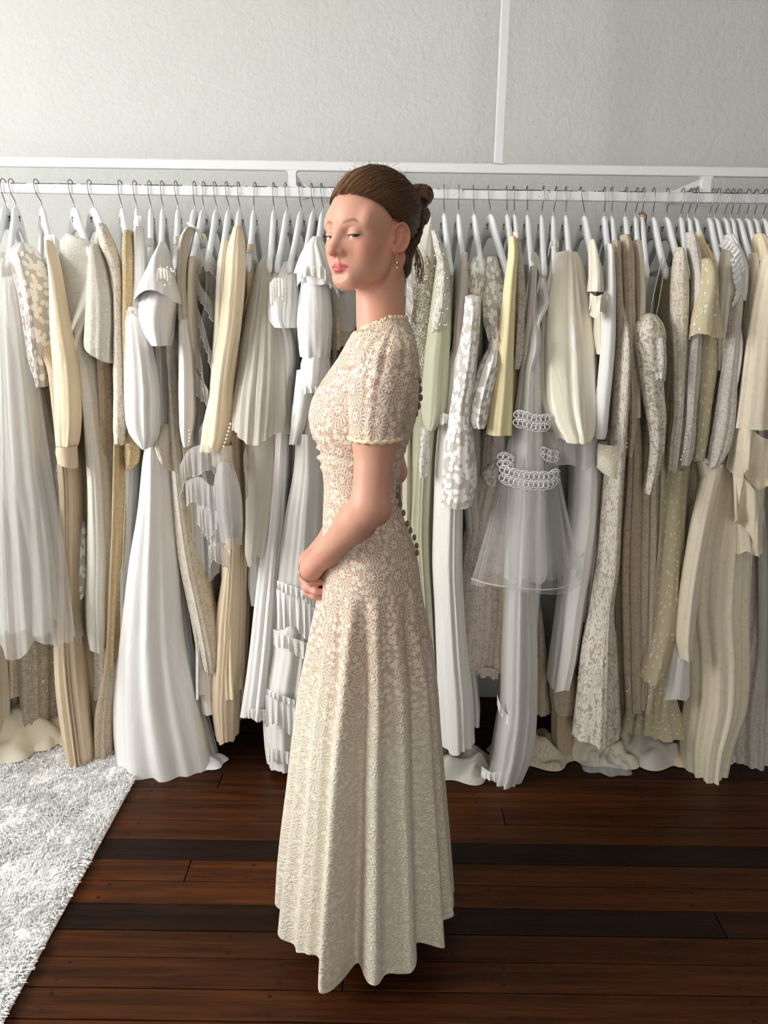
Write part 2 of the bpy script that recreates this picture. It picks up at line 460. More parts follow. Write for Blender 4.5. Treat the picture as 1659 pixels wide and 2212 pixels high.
# nail heads
M['nail'] = plain('nail_hole', (14, 9, 7), 0.6, 0.3)
NV = []; NF = []
for i, (y0, y1, t) in enumerate(rows):
    if y0 < 0.9: continue
    for x in (-0.72, -0.24, 0.28, 0.80, 1.30):
        for q in (0.22, 0.78):
            cx = x + 0.02 * random.random() - 0.12 * (i % 3 == 0); cyv = y0 + (y1 - y0) * q; r = 0.0035 + .0015 * random.random()
            b = len(NV); NV += [(cx + r * 1.3 * math.cos(a), cyv + r * math.sin(a), 0.0009) for a in np.arange(8) * math.pi / 4]
            NF.append(tuple(range(b, b + 8)))
o = mesh_obj('nail_heads', NV, NF, M['nail'], floor, False); o['kind'] = 'stuff'

# ---- shag rug
def snoise(x, y, s=1.0, seed=0):
    r = np.random.default_rng(seed); v = 0
    for i in range(7):
        a = r.uniform(0, 2 * math.pi); f = s * r.uniform(0.6, 1.9)
        v = v + np.sin((x * math.cos(a) + y * math.sin(a)) * f + r.uniform(0, 6.28))
    return v / 3.0
rug_edge = on_floor(285, 1700)[0]
RX0, RX1, RY0, RY1 = -1.75, rug_edge, 0.75, 2.50
rug = empty('shag_rug', ((RX0 + RX1) / 2, (RY0 + RY1) / 2, 0), 'white shaggy deep pile rug on the dark floorboards at lower left', 'rug')
M['rug'] = fabric('rug_pile', (255, 254, 251), 0.9, 0.1, 0.0, 0.3, None, 0.15)
M['rug_mound'] = plain('rug_mound', (252, 250, 246), 0.95, 0.1)
M['rug_base'] = plain('rug_backing', (236, 232, 224), 0.95, 0.1)
mesh_obj('backing', *box_vf(RX0, RX1, RY0, RY1, 0.0012, 0.008, 0.002), M['rug_base'], rug, False)
# soft mound the tufts stand in
gx = np.linspace(RX0 + .004, RX1 - .006, 190); gy_ = np.linspace(RY0 + .004, RY1 - .004, 330)
GX, GY = np.meshgrid(gx, gy_, indexing='ij')
hz = .016 + .0035 * snoise(GX, GY, 60, 5) + .003 * snoise(GX, GY, 130, 6)
ed = np.minimum(np.minimum(GX - RX0, RX1 - GX), np.minimum(GY - RY0, RY1 - GY)); hz = hz * np.clip(ed / .03, .15, 1)
V = np.stack([GX, GY, hz], -1).reshape(-1, 3); i_ = np.arange(189)[:, None] * 330; j_ = np.arange(329)[None]
Fq = np.stack([i_ + j_, i_ + 330 + j_, i_ + 331 + j_, i_ + j_ + 1], -1).reshape(-1, 4)
o = mesh_obj('pile_mound', V, Fq, M['rug_mound'], rug, True, uv=V[:, :2][Fq]); o['kind'] = 'stuff'
NB = 90000
bx = rng.uniform(RX0, RX1 - .004, NB); by = rng.uniform(RY0, RY1, NB)
dirx = snoise(bx, by, 16, 1) + 0.9 * rng.normal(size=NB); diry = snoise(bx, by, 16, 2) + 0.9 * rng.normal(size=NB) - 0.25
clump = 0.5 + 0.5 * snoise(bx, by, 42, 5)
ln = np.clip(0.020 * (0.75 + 0.35 * clump) * rng.uniform(0.75, 1.2, NB), .010, .035)
near = np.exp(-(RX1 - bx) / 0.02); dirx = dirx + near * 1.3
nrm = np.sqrt(dirx**2 + diry**2) + 1e-6; lean = np.clip(nrm * 0.45, 0.2, 0.9)
dx, dy = dirx / nrm, diry / nrm
px_, py_ = -dy, dx; wd = 0.0013 * rng.uniform(.7, 1.4, NB)
P0 = np.stack([bx, by, np.full(NB, .010)], 1)
P1 = P0 + np.stack([dx * lean * ln * .35, dy * lean * ln * .35, ln * .60], 1)
P2 = P0 + np.stack([dx * lean * ln * 1.1, dy * lean * ln * 1.1, ln * (1.0 - .45 * lean)], 1)
W = np.stack([px_, py_, np.zeros(NB)], 1) * wd[:, None]
V = np.stack([P0 - W, P0 + W, P1 - W * 1.2, P1 + W * 1.2, P2 - W * .5, P2 + W * .5], 1).reshape(-1, 3)
b = np.arange(NB)[:, None] * 6
Fq = np.concatenate([b + [0, 1, 3, 2], b + [2, 3, 5, 4]])
o = mesh_obj('pile', V, Fq, M['rug'], rug, True, uv=np.zeros((len(Fq) * 4, 2))); o['kind'] = 'stuff'

# ---- clothes rail frame fixed to the wall
YR = 2.45
M['rail'] = plain('rail_white_enamel', (236, 236, 236), 0.32)
M['chip'] = plain('chipped_dark_steel', (52, 50, 52), 0.45)
M['bolt'] = plain('bolt_steel', (40, 40, 44), 0.35, 0.5, 0.8)
z_rt = at(829.5, 407.5, YR)[2]; z_rb = at(829.5, 428.5, YR)[2]
z_bt = at(829.5, 351.5, YR)[2]; z_bb = at(829.5, 372.0, YR)[2]
rail = empty('clothes_rail', (0, YR, z_rb), 'white steel clothes rail frame bracketed to the wall and hung from above', 'clothes rail')
D2 = 0.010
mesh_obj('hanging_rail', *box_vf(-2.55, 3.2, YR - D2, YR + D2, z_rb, z_rt, .002), M['rail'], rail, False)
mesh_obj('top_beam', *box_vf(-2.55, 3.2, YR - D2, YR + D2, z_bb, z_bt, .002), M['rail'], rail, False)
chips = []
for i in range(150):
    x = random.uniform(-1.4, 1.4); l = random.choice([.004, .008, .02, .045])
    chips.append(box_vf(x, x + l, YR - D2 - .0004, YR - D2 + .004, z_rt - random.uniform(.0006, .0016), z_rt + .0006))
for i in range(40):
    x = random.uniform(-1.4, 1.4); z = random.uniform(z_rb + .001, z_rt - .004)
    chips.append(box_vf(x, x + random.uniform(.001, .004), YR - D2 - .0004, YR - D2 + .002, z, z + .0015))
o = mesh_obj('paint_chips', *join_vf(chips), M['chip'], rail, False); o['kind'] = 'stuff'
for xa, xb in ((623.5, 640.0), (1515.0, 1534.0)):
    x0 = at(xa, 390, YR)[0]; x1 = at(xb, 390, YR)[0]
    g = 0.006
    # post with small welded gusset corners
    V = []; F = []
    prof = [(x0 - g, z_rt), (x0, z_rt + g), (x0, z_bb - g), (x0 - g, z_bb), (x1 + g, z_bb), (x1, z_bb - g), (x1, z_rt + g), (x1 + g, z_rt)]
    V = [(x, YR - D2, z) for x, z in prof] + [(x, YR + D2, z) for x, z in prof]
    F = [tuple(range(8)), tuple(range(15, 7, -1))] + [(i, (i + 1) % 8, 8 + (i + 1) % 8, 8 + i) for i in range(8)]
    mesh_obj('post', V, F, M['rail'], rail, False)
    xm = (x0 + x1) / 2; zm = z_bb - 0.012
    br = mesh_obj('wall_bracket', *box_vf(xm - .009, xm + .009, YR + D2, R_['y1'] - .006, zm - .010, zm + .010, .002), M['rail'], rail, False)
    t = np.arange(28) * 2 * math.pi / 28; rr = .022
    V = [(xm + rr * math.cos(a), R_['y1'] - .007, zm + rr * math.sin(a)) for a in t] + [(xm + rr * math.cos(a), R_['y1'] - .0005, zm + rr * math.sin(a)) for a in t]
    F = [tuple(range(28)), tuple(range(55, 27, -1))] + [(i, (i + 1) % 28, 28 + (i + 1) % 28, 28 + i) for i in range(28)]
    mesh_obj('wall_flange', V, F, M['rail'], rail, False)
    for s in (-1, 1):
        c = [(xm + s * .0155 + .004 * math.cos(a), R_['y1'] - .010, zm + .004 * math.sin(a)) for a in np.arange(10) * .6283]
        c2 = [(p[0], R_['y1'] - .006, p[2]) for p in c]
        mesh_obj('bolt', c + c2, [tuple(range(10))] + [(i, (i + 1) % 10, 10 + (i + 1) % 10, 10 + i) for i in range(10)], M['bolt'], rail, False)
x0 = at(1068, 352, YR)[0]; x1 = at(1083.5, 352, YR)[0]; g = .005
prof = [(x0 - g, z_bt), (x0, z_bt + g), (x0, R_['h']), (x1, R_['h']), (x1, z_bt + g), (x1 + g, z_bt)]
V = [(x, YR - .016, z) for x, z in prof] + [(x, YR + .016, z) for x, z in prof]
F = [tuple(range(6)), tuple(range(11, 5, -1))] + [(i, (i + 1) % 6, 6 + (i + 1) % 6, 6 + i) for i in range(6)]
mesh_obj('drop_rod', V, F, M['rail'], rail, False)

# ================================================================== CLOTH
M.update(
    white=fabric('white_satin', (244, 242, 239), 0.32, 0.5, 0.3),
    white_matte=fabric('white_crepe', (240, 239, 237), 0.7, 0.2, 0.3),
    cool=fabric('cool_white_lining', (241, 238, 232), 0.5, 0.35, 0.35),
    lilac=fabric('lilac_grey_satin', (217, 209, 200), 0.45, 0.4, 0.3),
    ivory=fabric('ivory_satin', (239, 231, 212), 0.34, 0.5, 0.35),
    ivory_matte=fabric('ivory_crepe', (233, 224, 203), 0.7, 0.2, 0.35),
    cream=fabric('cream_satin', (238, 222, 186), 0.42, 0.45, 0.4),
    peach=fabric('peach_satin', (240, 222, 188), 0.42, 0.45, 0.4),
    champ=fabric('champagne_satin', (220, 200, 170), 0.5, 0.4, 0.45),
    tan=fabric('tan_crepe', (200, 180, 150), 0.65, 0.2, 0.4),
    yellow=fabric('butter_crepe', (242, 228, 182), 0.65, 0.25, 0.2),
    brown=fabric('brown_ribbon', (140, 92, 60), 0.5, 0.3, 0.2),
    red=fabric('crimson_satin', (120, 14, 30), 0.4, 0.4, 0.4),
    chiffon=fabric('ivory_chiffon', (241, 235, 221), 0.75, 0.15, 0.3, 0.2, 0.80, 0.25),
    green=fabric('pale_green_chiffon', (233, 231, 203), 0.7, 0.2, 0.3, 0.2, 0.90, 0.25),
    white_chiffon=fabric('white_chiffon', (242, 239, 234), 0.7, 0.2, 0.3, 0.2, 0.82, 0.25),
    tulle=fabric('white_tulle', (242, 239, 233), 0.9, 0.1, 0.3, 0.2, 0.46, 0.3, 0, 70, 3),
    tulle_open=fabric('fine_tulle', (248, 246, 242), 0.9, 0.1, 0.2, 0.2, 0.20, 0.3, 0, 70, 3),
    organza=fabric('grey_white_organza', (230, 227, 225), 0.5, 0.3, 0.4, 0.2, 0.58, 0.3),
    edge=fabric('frill_edge_thread', (246, 245, 243), 0.6, 0.3, 0.2, 0.2, None, 0.2),
    lace=lace('white_lace_on_tan', (246, 241, 230), (205, 188, 160), 34),
    lace_ivory=lace('ivory_lace', (238, 228, 206), (205, 189, 160), 38),
    lace_beige=lace('beige_lace', (228, 212, 188), (190, 170, 143), 42),
    lace_pink=lace('rose_beige_lace', (234, 222, 212), (190, 170, 158), 30),
    lace_lilac=lace('lilac_lace', (232, 225, 217), (206, 195, 185), 32),
    lace_gold=lace('gold_lace', (230, 208, 168), (204, 176, 132), 46, 'cord'),
    lace_open=lace('open_white_lace', (248, 245, 238), (222, 216, 202), 24, 'floral', 0.45),
    lace_big=lace('bold_flower_lace', (250, 246, 237), (178, 158, 130), 25),
    lace_trim=lace('narrow_lace_trim', (250, 248, 243), (238, 234, 225), 75, 'cord', 0.65, 0.75, 0.06),
    cord=lace('corded_ribbon_lace', (230, 223, 205), (182, 167, 140), 44, 'cord', None, 0.75, 0.9),
    guipure=lace('guipure_lace', (246, 243, 232), (160, 144, 116), 44, 'cord', None, 0.75, 1.0, 0.1),
    leaf=lace('leaf_applique_organza', (248, 245, 239), (228, 222, 210), 22, 'leaf', 0.72, 0.6, 0.5, 0.15),
    sprig=lace('sprigged_yellow_net', (250, 243, 220), (236, 222, 182), 34, 'sprig', 0.80, 0.6, 0.8, 0.2),
    print_ivory=lace('ivory_satin_blossom_print', (232, 219, 193), (239, 228, 204), 30, 'sprig', None, 0.45, 0.1, 0.0),
    damask=lace('cream_embossed_damask', (244, 241, 231), (230, 225, 212), 40, 'boucle', None, 0.6, 0.5, 0.1),
    boucle=lace('cream_boucle', (250, 246, 234), (234, 226, 206), 60, 'boucle', None, 0.85, 0.9, 0.1),
    brocade=lace('cream_brocade', (242, 234, 214), (226, 216, 194), 26, 'boucle', None, 0.6, 0.6, 0.0),
    pearl=plain('pearl_bead', (246, 242, 232), 0.2, 0.6),
)

def ridged(x): return 1.0 - 2.0 * np.abs(np.sin(x))
def loft_core(name, parent, mat, C, A, B, ANG, folds=8, amp=(.002, .006), seed=0, hem=None, tilt=None, du=.007, cap=True, wob=.003, power=1.2, gather=None, lift=0.0):
    """cloth tube through elliptical rings; C rows top to bottom, vertical folds that deepen downwards"""
    r = np.random.default_rng(seed)
    R = len(C); s = np.linspace(0, 1, R)
    Am, Bm = max(A.max(), .008), max(B.max(), .008)
    tt = np.linspace(0, 2 * math.pi, 721); seg = np.hypot(-Am * np.sin(tt), Bm * np.cos(tt))
    L = np.concatenate([[0], np.cumsum((seg[1:] + seg[:-1]) / 2 * np.diff(tt))]); per = L[-1]
    n = int(np.clip(per / du, 36, 190))
    u = np.arange(n) / n
    t = np.interp(u * per, L, tt) + math.pi / 2        # u = 0 at the far side, 0.5 facing the room
    ct, st = np.cos(t), np.sin(t)
    wave = np.zeros((R, n))
    ks = [folds, max(2, int(folds * 1.7)), max(1, int(folds * 0.55))]
    for j, kf in enumerate(ks):
        ph = r.uniform(0, 6.28); dr = r.uniform(-1.2, 1.2)
        mod = 1 + 0.35 * np.sin(s * r.uniform(2, 5) + r.uniform(0, 6))[:, None]
        uu = u[None, :] + (0.45 / kf) * np.sin(2 * math.pi * u[None, :] * 2 + ph * 1.7) + (0.30 / kf) * np.sin(2 * math.pi * u[None, :] * 5 + ph * 2.3)
        arg = 2 * math.pi * kf * uu + ph + dr * s[:, None]
        if j == 0: wave += 0.6 * mod * np.sin(arg) + 0.5 * ridged(arg / 2 if kf % 2 == 0 else arg) + 0.35 * np.sin(arg * .5 * (1 if kf % 2 == 0 else 2) + r.uniform(4, 9) * s[:, None] * r.choice([-1, 1])) * np.sin(r.uniform(5, 9) * s + r.uniform(0, 6))[:, None]
        elif j == 1: wave += 0.35 * mod * np.sin(arg)
        else: wave += 0.55 * mod * np.sin(arg)
    wave *= 0.68
    am = amp[0] + (amp[1] - amp[0]) * s ** power
    if gather:
        for gs, ga, gw in gather: am = am + ga * np.exp(-((s - gs) / gw) ** 2)
    lim = np.minimum(am, 0.55 * np.minimum(A, B) + .001)
    disp = wave * lim[:, None]
    nx, ny = ct / Am, st / Bm; nl = np.hypot(nx, ny); nx, ny = nx / nl, ny / nl
    lx = A[:, None] * ct[None] + disp * nx[None]; ly = B[:, None] * st[None] + disp * ny[None]
    wx = wob * np.sin(s * r.uniform(3, 7) + r.uniform(0, 6)) * s
    ca, sa = np.cos(ANG)[:, None], np.sin(ANG)[:, None]
    X = C[:, 0, None] + wx[:, None] + lx * ca - ly * sa
    Y = C[:, 1, None] + lx * sa + ly * ca
    Z = np.repeat(C[:, 2, None], n, 1)
    if tilt is not None: Z = Z + tilt[:, None] * ct[None]
    if lift: Z = Z + lift * np.clip((s - .5) / .5, 0, 1)[:, None] * np.clip(-st, 0, 1)[None] ** 2
    if hem:
        ha, hf = hem
        fade = np.clip((s - 0.86) / 0.14, 0, 1)[:, None]
        Z = Z - fade * ha * (np.abs(np.sin(u[None] * per * hf)) - .5) + fade * ha * .5 * np.sin(2 * math.pi * 3 * u[None] + seed)
    V = np.stack([X, Y, Z], -1).reshape(-1, 3)
    i = np.arange(R - 1)[:, None] * n; j = np.arange(n)[None]; k = (j + 1) % n
    Fq = np.stack([i + j, i + n + j, i + n + k, i + k], -1).reshape(-1, 4)
    vl = np.concatenate([[0], np.cumsum(np.linalg.norm(np.diff(C, axis=0), axis=1))])
    uu = (np.arange(n + 1) / n - 0.5) * per
    ji = np.repeat(np.arange(n)[None], R - 1, 0).ravel(); ri = np.repeat(np.arange(R - 1)[:, None], n, 1).ravel()
    uv = np.stack([np.stack([uu[ji], -vl[ri]], -1), np.stack([uu[ji], -vl[ri + 1]], -1),
                   np.stack([uu[ji + 1], -vl[ri + 1]], -1), np.stack([uu[ji + 1], -vl[ri]], -1)], 1)
    uv = uv + np.array([(seed * 0.137) % 1, (seed * 0.291) % 1])
    if cap:
        m0 = len(V); V = np.concatenate([V, [C[0] + np.array([0, 0, 0.3 * min(A[0], B[0])])]])
        jj = np.arange(n); kk = (jj + 1) % n
        Fq = np.concatenate([Fq, np.stack([jj, kk, np.full(n, m0), np.full(n, m0)], -1)])
        uv = np.concatenate([uv, np.tile(np.array([[[0, 0], [.007, 0], [.003, .01], [.003, .01]]]), (n, 1, 1))])
        # degenerate quads -> handled as triangles below
        quads = Fq[:-n]; tris = Fq[-n:, :3]
        return cloth_mesh(name, V, quads, tris, uv, mat, parent)
    return cloth_mesh(name, V, Fq, None, uv, mat, parent)

def cloth_mesh(name, V, quads, tris, uv, mat, parent):
    me = bpy.data.meshes.new(name)
    V = np.asarray(V, np.float32); nq = len(quads); nt = 0 if tris is None else len(tris)
    me.vertices.add(len(V)); me.vertices.foreach_set('co', V.ravel())
    li = quads.ravel() if nt == 0 else np.concatenate([quads.ravel(), tris.ravel()])
    me.loops.add(len(li)); me.loops.foreach_set('vertex_index', li.astype(np.int32))
    me.polygons.add(nq + nt)
    ls = np.arange(nq) * 4
    if nt: ls = np.concatenate([ls, nq * 4 + np.arange(nt) * 3])
    me.polygons.foreach_set('loop_start', ls.astype(np.int32)); me.update(calc_edges=True)
    luv = uv[:nq].reshape(-1, 2)
    if nt: luv = np.concatenate([luv, uv[nq:, :3].reshape(-1, 2)])
    me.uv_layers.new(name='UVMap').data.foreach_set('uv', luv.astype(np.float32).ravel())
    me.polygons.foreach_set('use_smooth', np.ones(nq + nt, bool))
    me.materials.append(mat)
    o = bpy.data.objects.new(name, me); link(o)
    if parent is not None:
        off = Vector((0, 0, 0)); p = parent
        while p is not None: off += p.location; p = p.parent
        o.parent = parent; o.location = -off
    return o

_seed = [100]
def trace_rows(trace, Y, Y2, dv):
    ys = np.array([q[0] for q in trace], float); n = len(ys)
    xl = np.array([q[1] for q in trace], float); xr = np.array([q[2] for q in trace], float)
    dy = np.array([q[3] if len(q) > 3 else 0 for q in trace], float)
    Yc = np.linspace(0, 1, n) * (Y2 - Y) + Y if Y2 is not None else np.full(n, Y)
    z_len = at(830, ys[0], Y)[2] - at(830, ys[-1], Y)[2]
    R = int(np.clip(z_len / dv, 5, 70))
    q = np.linspace(ys[0], ys[-1], R)
    xl, xr, dy, Yc = (pchip(ys, a, q) for a in (xl, xr, dy, Yc))
    PL = np.array([at(a, b, c) for a, b, c in zip(xl, q, Yc)]); PR = np.array([at(a, b, c) for a, b, c in zip(xr, q, Yc)])
    C = (PL + PR) / 2; A = np.maximum((PR[:, 0] - PL[:, 0]) / 2, .003)
    return C, A, -dy * 0.5 * Y * 0.00062

def loft(name, parent, mat, trace, Y=2.20, b=.045, b2=None, Y2=None, folds=7, amp=(.002, .006), hem=None, dv=.018, cap=True, ang=0.0, du=.007, gather=None, wob=.003, power=1.2, lift=0.0):
    C, A, tilt = trace_rows(trace, Y, Y2, dv)
    R = len(C); B = np.linspace(b, b if b2 is None else b2, R)
    B[0] = min(B[0], .02) if cap else B[0]
    if cap and R > 3: B[1] = min(B[1], .6 * b + .01)
    _seed[0] += 1
    return loft_core(name, parent, M[mat] if isinstance(mat, str) else mat, C, A, B, np.full(R, ang), folds, amp, _seed[0], hem, tilt, du, cap, wob, power, gather, lift)

def ruffle(name, parent, mat, path, width=.05, waves=14, amp=.014, down=(0, 0, -1), out=(0, -1, 0), na=None, edge=None):
    """gathered strip: one edge held along path [(px, py, Y)...], the other free and frilled"""
    P = np.array([at(*p) for p in path]); d = np.concatenate([[0], np.cumsum(np.linalg.norm(np.diff(P, axis=0), axis=1))])
    if mat == 'lace_open': mat = 'lace_trim'; amp *= .5
    na = na or int(waves * 14); q = np.linspace(0, d[-1], na)
    C = np.stack([pchip(d, P[:, i], q) for i in range(3)], 1)
    T = np.gradient(C, axis=0); T /= np.linalg.norm(T, axis=1)[:, None] + 1e-9
    _seed[0] += 1; r = np.random.default_rng(_seed[0])
    amp = min(amp, .27 * d[-1] / waves)
    D = np.array(down, float); O = np.array(out, float)
    s = np.linspace(0, 1, na); nw = 7
    ph = 2 * math.pi * waves * (s + 0.012 * np.sin(9 * s + r.uniform(0, 6))) + r.uniform(0, 6)
    aa = amp * (1 + .4 * np.sin(5.3 * s * 3 + r.uniform(0, 6)))
    wdt = width * (1 + .12 * np.sin(11 * s + r.uniform(0, 6)))
    rows = []
    for w in np.linspace(0, 1, nw):
        rows.append(C + D * (wdt * w)[:, None] + O * (aa * w ** .8 * (np.sin(ph) + .35 * np.sin(2.3 * ph)) + .3 * amp * w)[:, None] + T * (aa * .45 * w * np.cos(ph))[:, None])
    V = np.concatenate(rows)
    i = np.arange(nw - 1)[:, None] * na; j = np.arange(na - 1)[None]
    Fq = np.stack([i + j, i + j + 1, i + na + j + 1, i + na + j], -1).reshape(-1, 4)
    ui = np.repeat(q[None], nw, 0) * 1.6; vi = np.repeat(np.linspace(0, width, nw)[:, None], na, 1)
    UV = np.stack([ui, -vi], -1).reshape(-1, 2)[Fq]
    o = cloth_mesh(name, V, Fq, None, UV, M[mat], parent)
    if edge:
        v, f = tube_vf(rows[-1], edge, 4); mesh_obj('edge_thread', v, f, M['edge'], o)
    return o

def pool(name, parent, mat, c, rx, ry, h, seed=1, rot=0.0, ridges=7):
    """cloth heaped on the floor round the floor point c"""
    r = np.random.default_rng(seed); nr, na = 26, 110
    rho = np.linspace(0, 1, nr)[:, None]; th = np.linspace(0, 2 * math.pi, na, endpoint=False)[None]
    edge = 1 + .13 * np.sin(3 * th + r.uniform(0, 6)) + .09 * np.sin(7 * th + r.uniform(0, 6))
    x = rho * edge * np.cos(th); y = rho * edge * np.sin(th)
    f = 0
    for j in range(4):
        a = r.uniform(0, math.pi); fr = ridges * r.uniform(.5, 1.2); c0 = r.uniform(-.5, .5)
        f = f + (.5 + .5 * np.cos(2 * fr * (x * math.cos(a) + y * math.sin(a) + .25 * np.sin(2.5 * (x - y)) + c0))) ** 1.5
    z = h * (1 - rho ** 2.2) * (.35 + .30 * f) + .010 * (.4 + f / 4) * (1 - rho ** 6) + .003
    X = c[0] + math.cos(rot) * x * rx - math.sin(rot) * y * ry; Y = c[1] + math.sin(rot) * x * rx + math.cos(rot) * y * ry
    V = np.stack([X, Y, np.broadcast_to(z, X.shape) + c[2]], -1).reshape(-1, 3)
    i = np.arange(nr - 1)[:, None] * na; j = np.arange(na)[None]; k = (j + 1) % na
    Fq = np.stack([i + j, i + na + j, i + na + k, i + k], -1).reshape(-1, 4)
    UV = np.stack([X, Y], -1).reshape(-1, 2)[Fq]
    return cloth_mesh(name, V, Fq, None, UV, M[mat], parent)

def band(name, parent, mat, path, width, thick=.0035, curls=0):
    """narrow trimming along path; curls adds a row of raised loops"""
    P = np.array([at(*p) for p in path]); d = np.concatenate([[0], np.cumsum(np.linalg.norm(np.diff(P, axis=0), axis=1))])
    q = np.linspace(0, d[-1], 60); C = np.stack([pchip(d, P[:, i], q) for i in range(3)], 1)
    if not curls:
        V = np.concatenate([C + [0, 0, width / 2], C + [0, -thick, width / 4], C + [0, -thick, -width / 4], C + [0, 0, -width / 2]])
        i = np.arange(3)[:, None] * 60; j = np.arange(59)[None]
        Fq = np.stack([i + j, i + j + 1, i + 61 + j, i + 60 + j], -1).reshape(-1, 4)
        UV = np.stack([V[:, 0], V[:, 2]], -1)[Fq]
        return cloth_mesh(name, V, Fq, None, UV, M[mat], parent)
    parts = []
    for s in np.linspace(0.02, .98, curls):
        c = np.array([np.interp(s * d[-1], q, C[:, i]) for i in range(3)])
        for row in (-1, 1):
            a = np.linspace(0.3, 2 * math.pi * 1.35, 18); rr = width * .27 * (1 - a / 14)
            pts = np.stack([c[0] + rr * np.cos(a * (1 if row > 0 else -1)), np.full(18, c[1] - .004), c[2] + row * width * .26 + rr * np.sin(a)], 1)
            parts.append(tube_vf(pts, .0014, 5))
    for row in (-1, 0, 1):
        wv = C + np.array([0, -.003, row * width * .5]); wv[:, 2] += row * width * .08 * np.abs(np.sin(np.linspace(0, curls * math.pi / 2, 60)))
        parts.append(tube_vf(wv, .0013, 5))
    return mesh_obj(name, *join_vf(parts), M[mat], parent)

def beads(name, parent, pts, r, mat='pearl', kind=None):
    """each bead of a row is a part of its own"""
    me = None
    for p in pts:
        P = at(*p)
        if me is None:
            n, mth = 8, 6; V = []; F = []
            for i in range(mth + 1):
                for j in range(n):
                    a = math.pi * i / mth; bta = 2 * math.pi * j / n
                    V.append((r * math.sin(a) * math.cos(bta), r * .7 * math.sin(a) * math.sin(bta), r * math.cos(a)))
            for i in range(mth):
                for j in range(n): F.append((i * n + j, i * n + (j + 1) % n, (i + 1) * n + (j + 1) % n, (i + 1) * n + j))
            o = mesh_obj(name, V, F, M[mat], parent); me = o.data; base = o.location.copy()
        else:
            o = bpy.data.objects.new(name, me); link(o, parent)
        o.location = base + Vector(tuple(P))

# ================================================================== HANGERS
M['hanger'] = plain('white_lacquered_wood', (240, 241, 242), 0.3)
M['chrome'] = plain('hook_steel', (150, 150, 152), 0.28, 0.5, 1.0)
M['logo'] = plain('dusty_rose_print', (150, 105, 105), 0.6)
HR, HDROP = 0.20, 0.183
def hanger_meshes():
    ns = np.array([0, .018, .040, .075, .110, .145, .163, .168, .174, .192, .203])
    zc = -np.array([.034, .036, .044, .074, .106, .136, .151, .155, .160, .172, .181])
    hh = np.array([.034, .033, .029, .020, .017, .0155, .015, .0135, .0155, .0145, .009])
    tk = np.array([.0068, .0075, .008, .0082, .0082, .0082, .0082, .0075, .0085, .0085, .006])
    ns2 = np.concatenate([-ns[:0:-1], ns]); f2 = lambda a: np.concatenate([a[:0:-1], a])
    zc, hh, tk = f2(zc), f2(hh), f2(tk)
    q = 14; a = np.arange(q) * 2 * math.pi / q
    sx = np.sign(np.cos(a)) * np.abs(np.cos(a)) ** .7; sz = np.sign(np.sin(a)) * np.abs(np.sin(a)) ** .7
    V = []
    for n_, z_, h_, t_ in zip(ns2, zc, hh, tk):
        V += [(t_ * x, -n_, z_ + h_ * z) for x, z in zip(sx, sz)]
    F = []
    for i in range(len(ns2) - 1):
        for j in range(q): F.append((i * q + j, i * q + (j + 1) % q, (i + 1) * q + (j + 1) % q, (i + 1) * q + j))
    F += [tuple(range(q))[::-1], tuple((len(ns2) - 1) * q + j for j in range(q))]
    b = bpy.data.meshes.new('hanger_body'); b.from_pydata(V, [], F); b.materials.append(M['hanger'])
    b.polygons.foreach_set('use_smooth', np.ones(len(F), bool))
    v, f = tube_vf([(0, -.158, -.158), (0, -.06, -.164), (0, .06, -.164), (0, .158, -.158)], .0045, 8)
    r = bpy.data.meshes.new('hanger_bar'); r.from_pydata(v, [], f); r.materials.append(M['hanger'])
    # two-line maker's print on both faces of the neck: a row of small capitals above a script squiggle
    st = []
    for side in (-1, 1):
        x = side * .0078
        def seg(n0, z0, n1, z1, w=.0007): st.append(tube_vf([(x, -n0 * side, z0), (x, -n1 * side, z1)], w, 4))
        for i in range(5):
            c = -.0105 + i * .0046
            seg(c, -.028, c, -.035)
            if i in (0, 1, 3): seg(c, -.028, c + .0028, -.028); seg(c, -.0315, c + .0022, -.0315)
            if i in (1, 2): seg(c, -.035, c + .0028, -.035)
            if i == 4: seg(c, -.028, c + .003, -.035); seg(c + .003, -.028, c, -.035)
        sc = [(x, -(-.006 + .0011 * k) * side, -.041 + .0028 * math.sin(k * 1.5) * (1 if k > 2 else 1.8)) for k in range(13)]
        st.append(tube_vf(sc, .0006, 4))
    v, f = join_vf(st); l = bpy.data.meshes.new('hanger_print'); l.from_pydata(v, [], f); l.materials.append(M['logo'])
    return b, r, l
HB, HBAR, HLOGO = hanger_meshes()

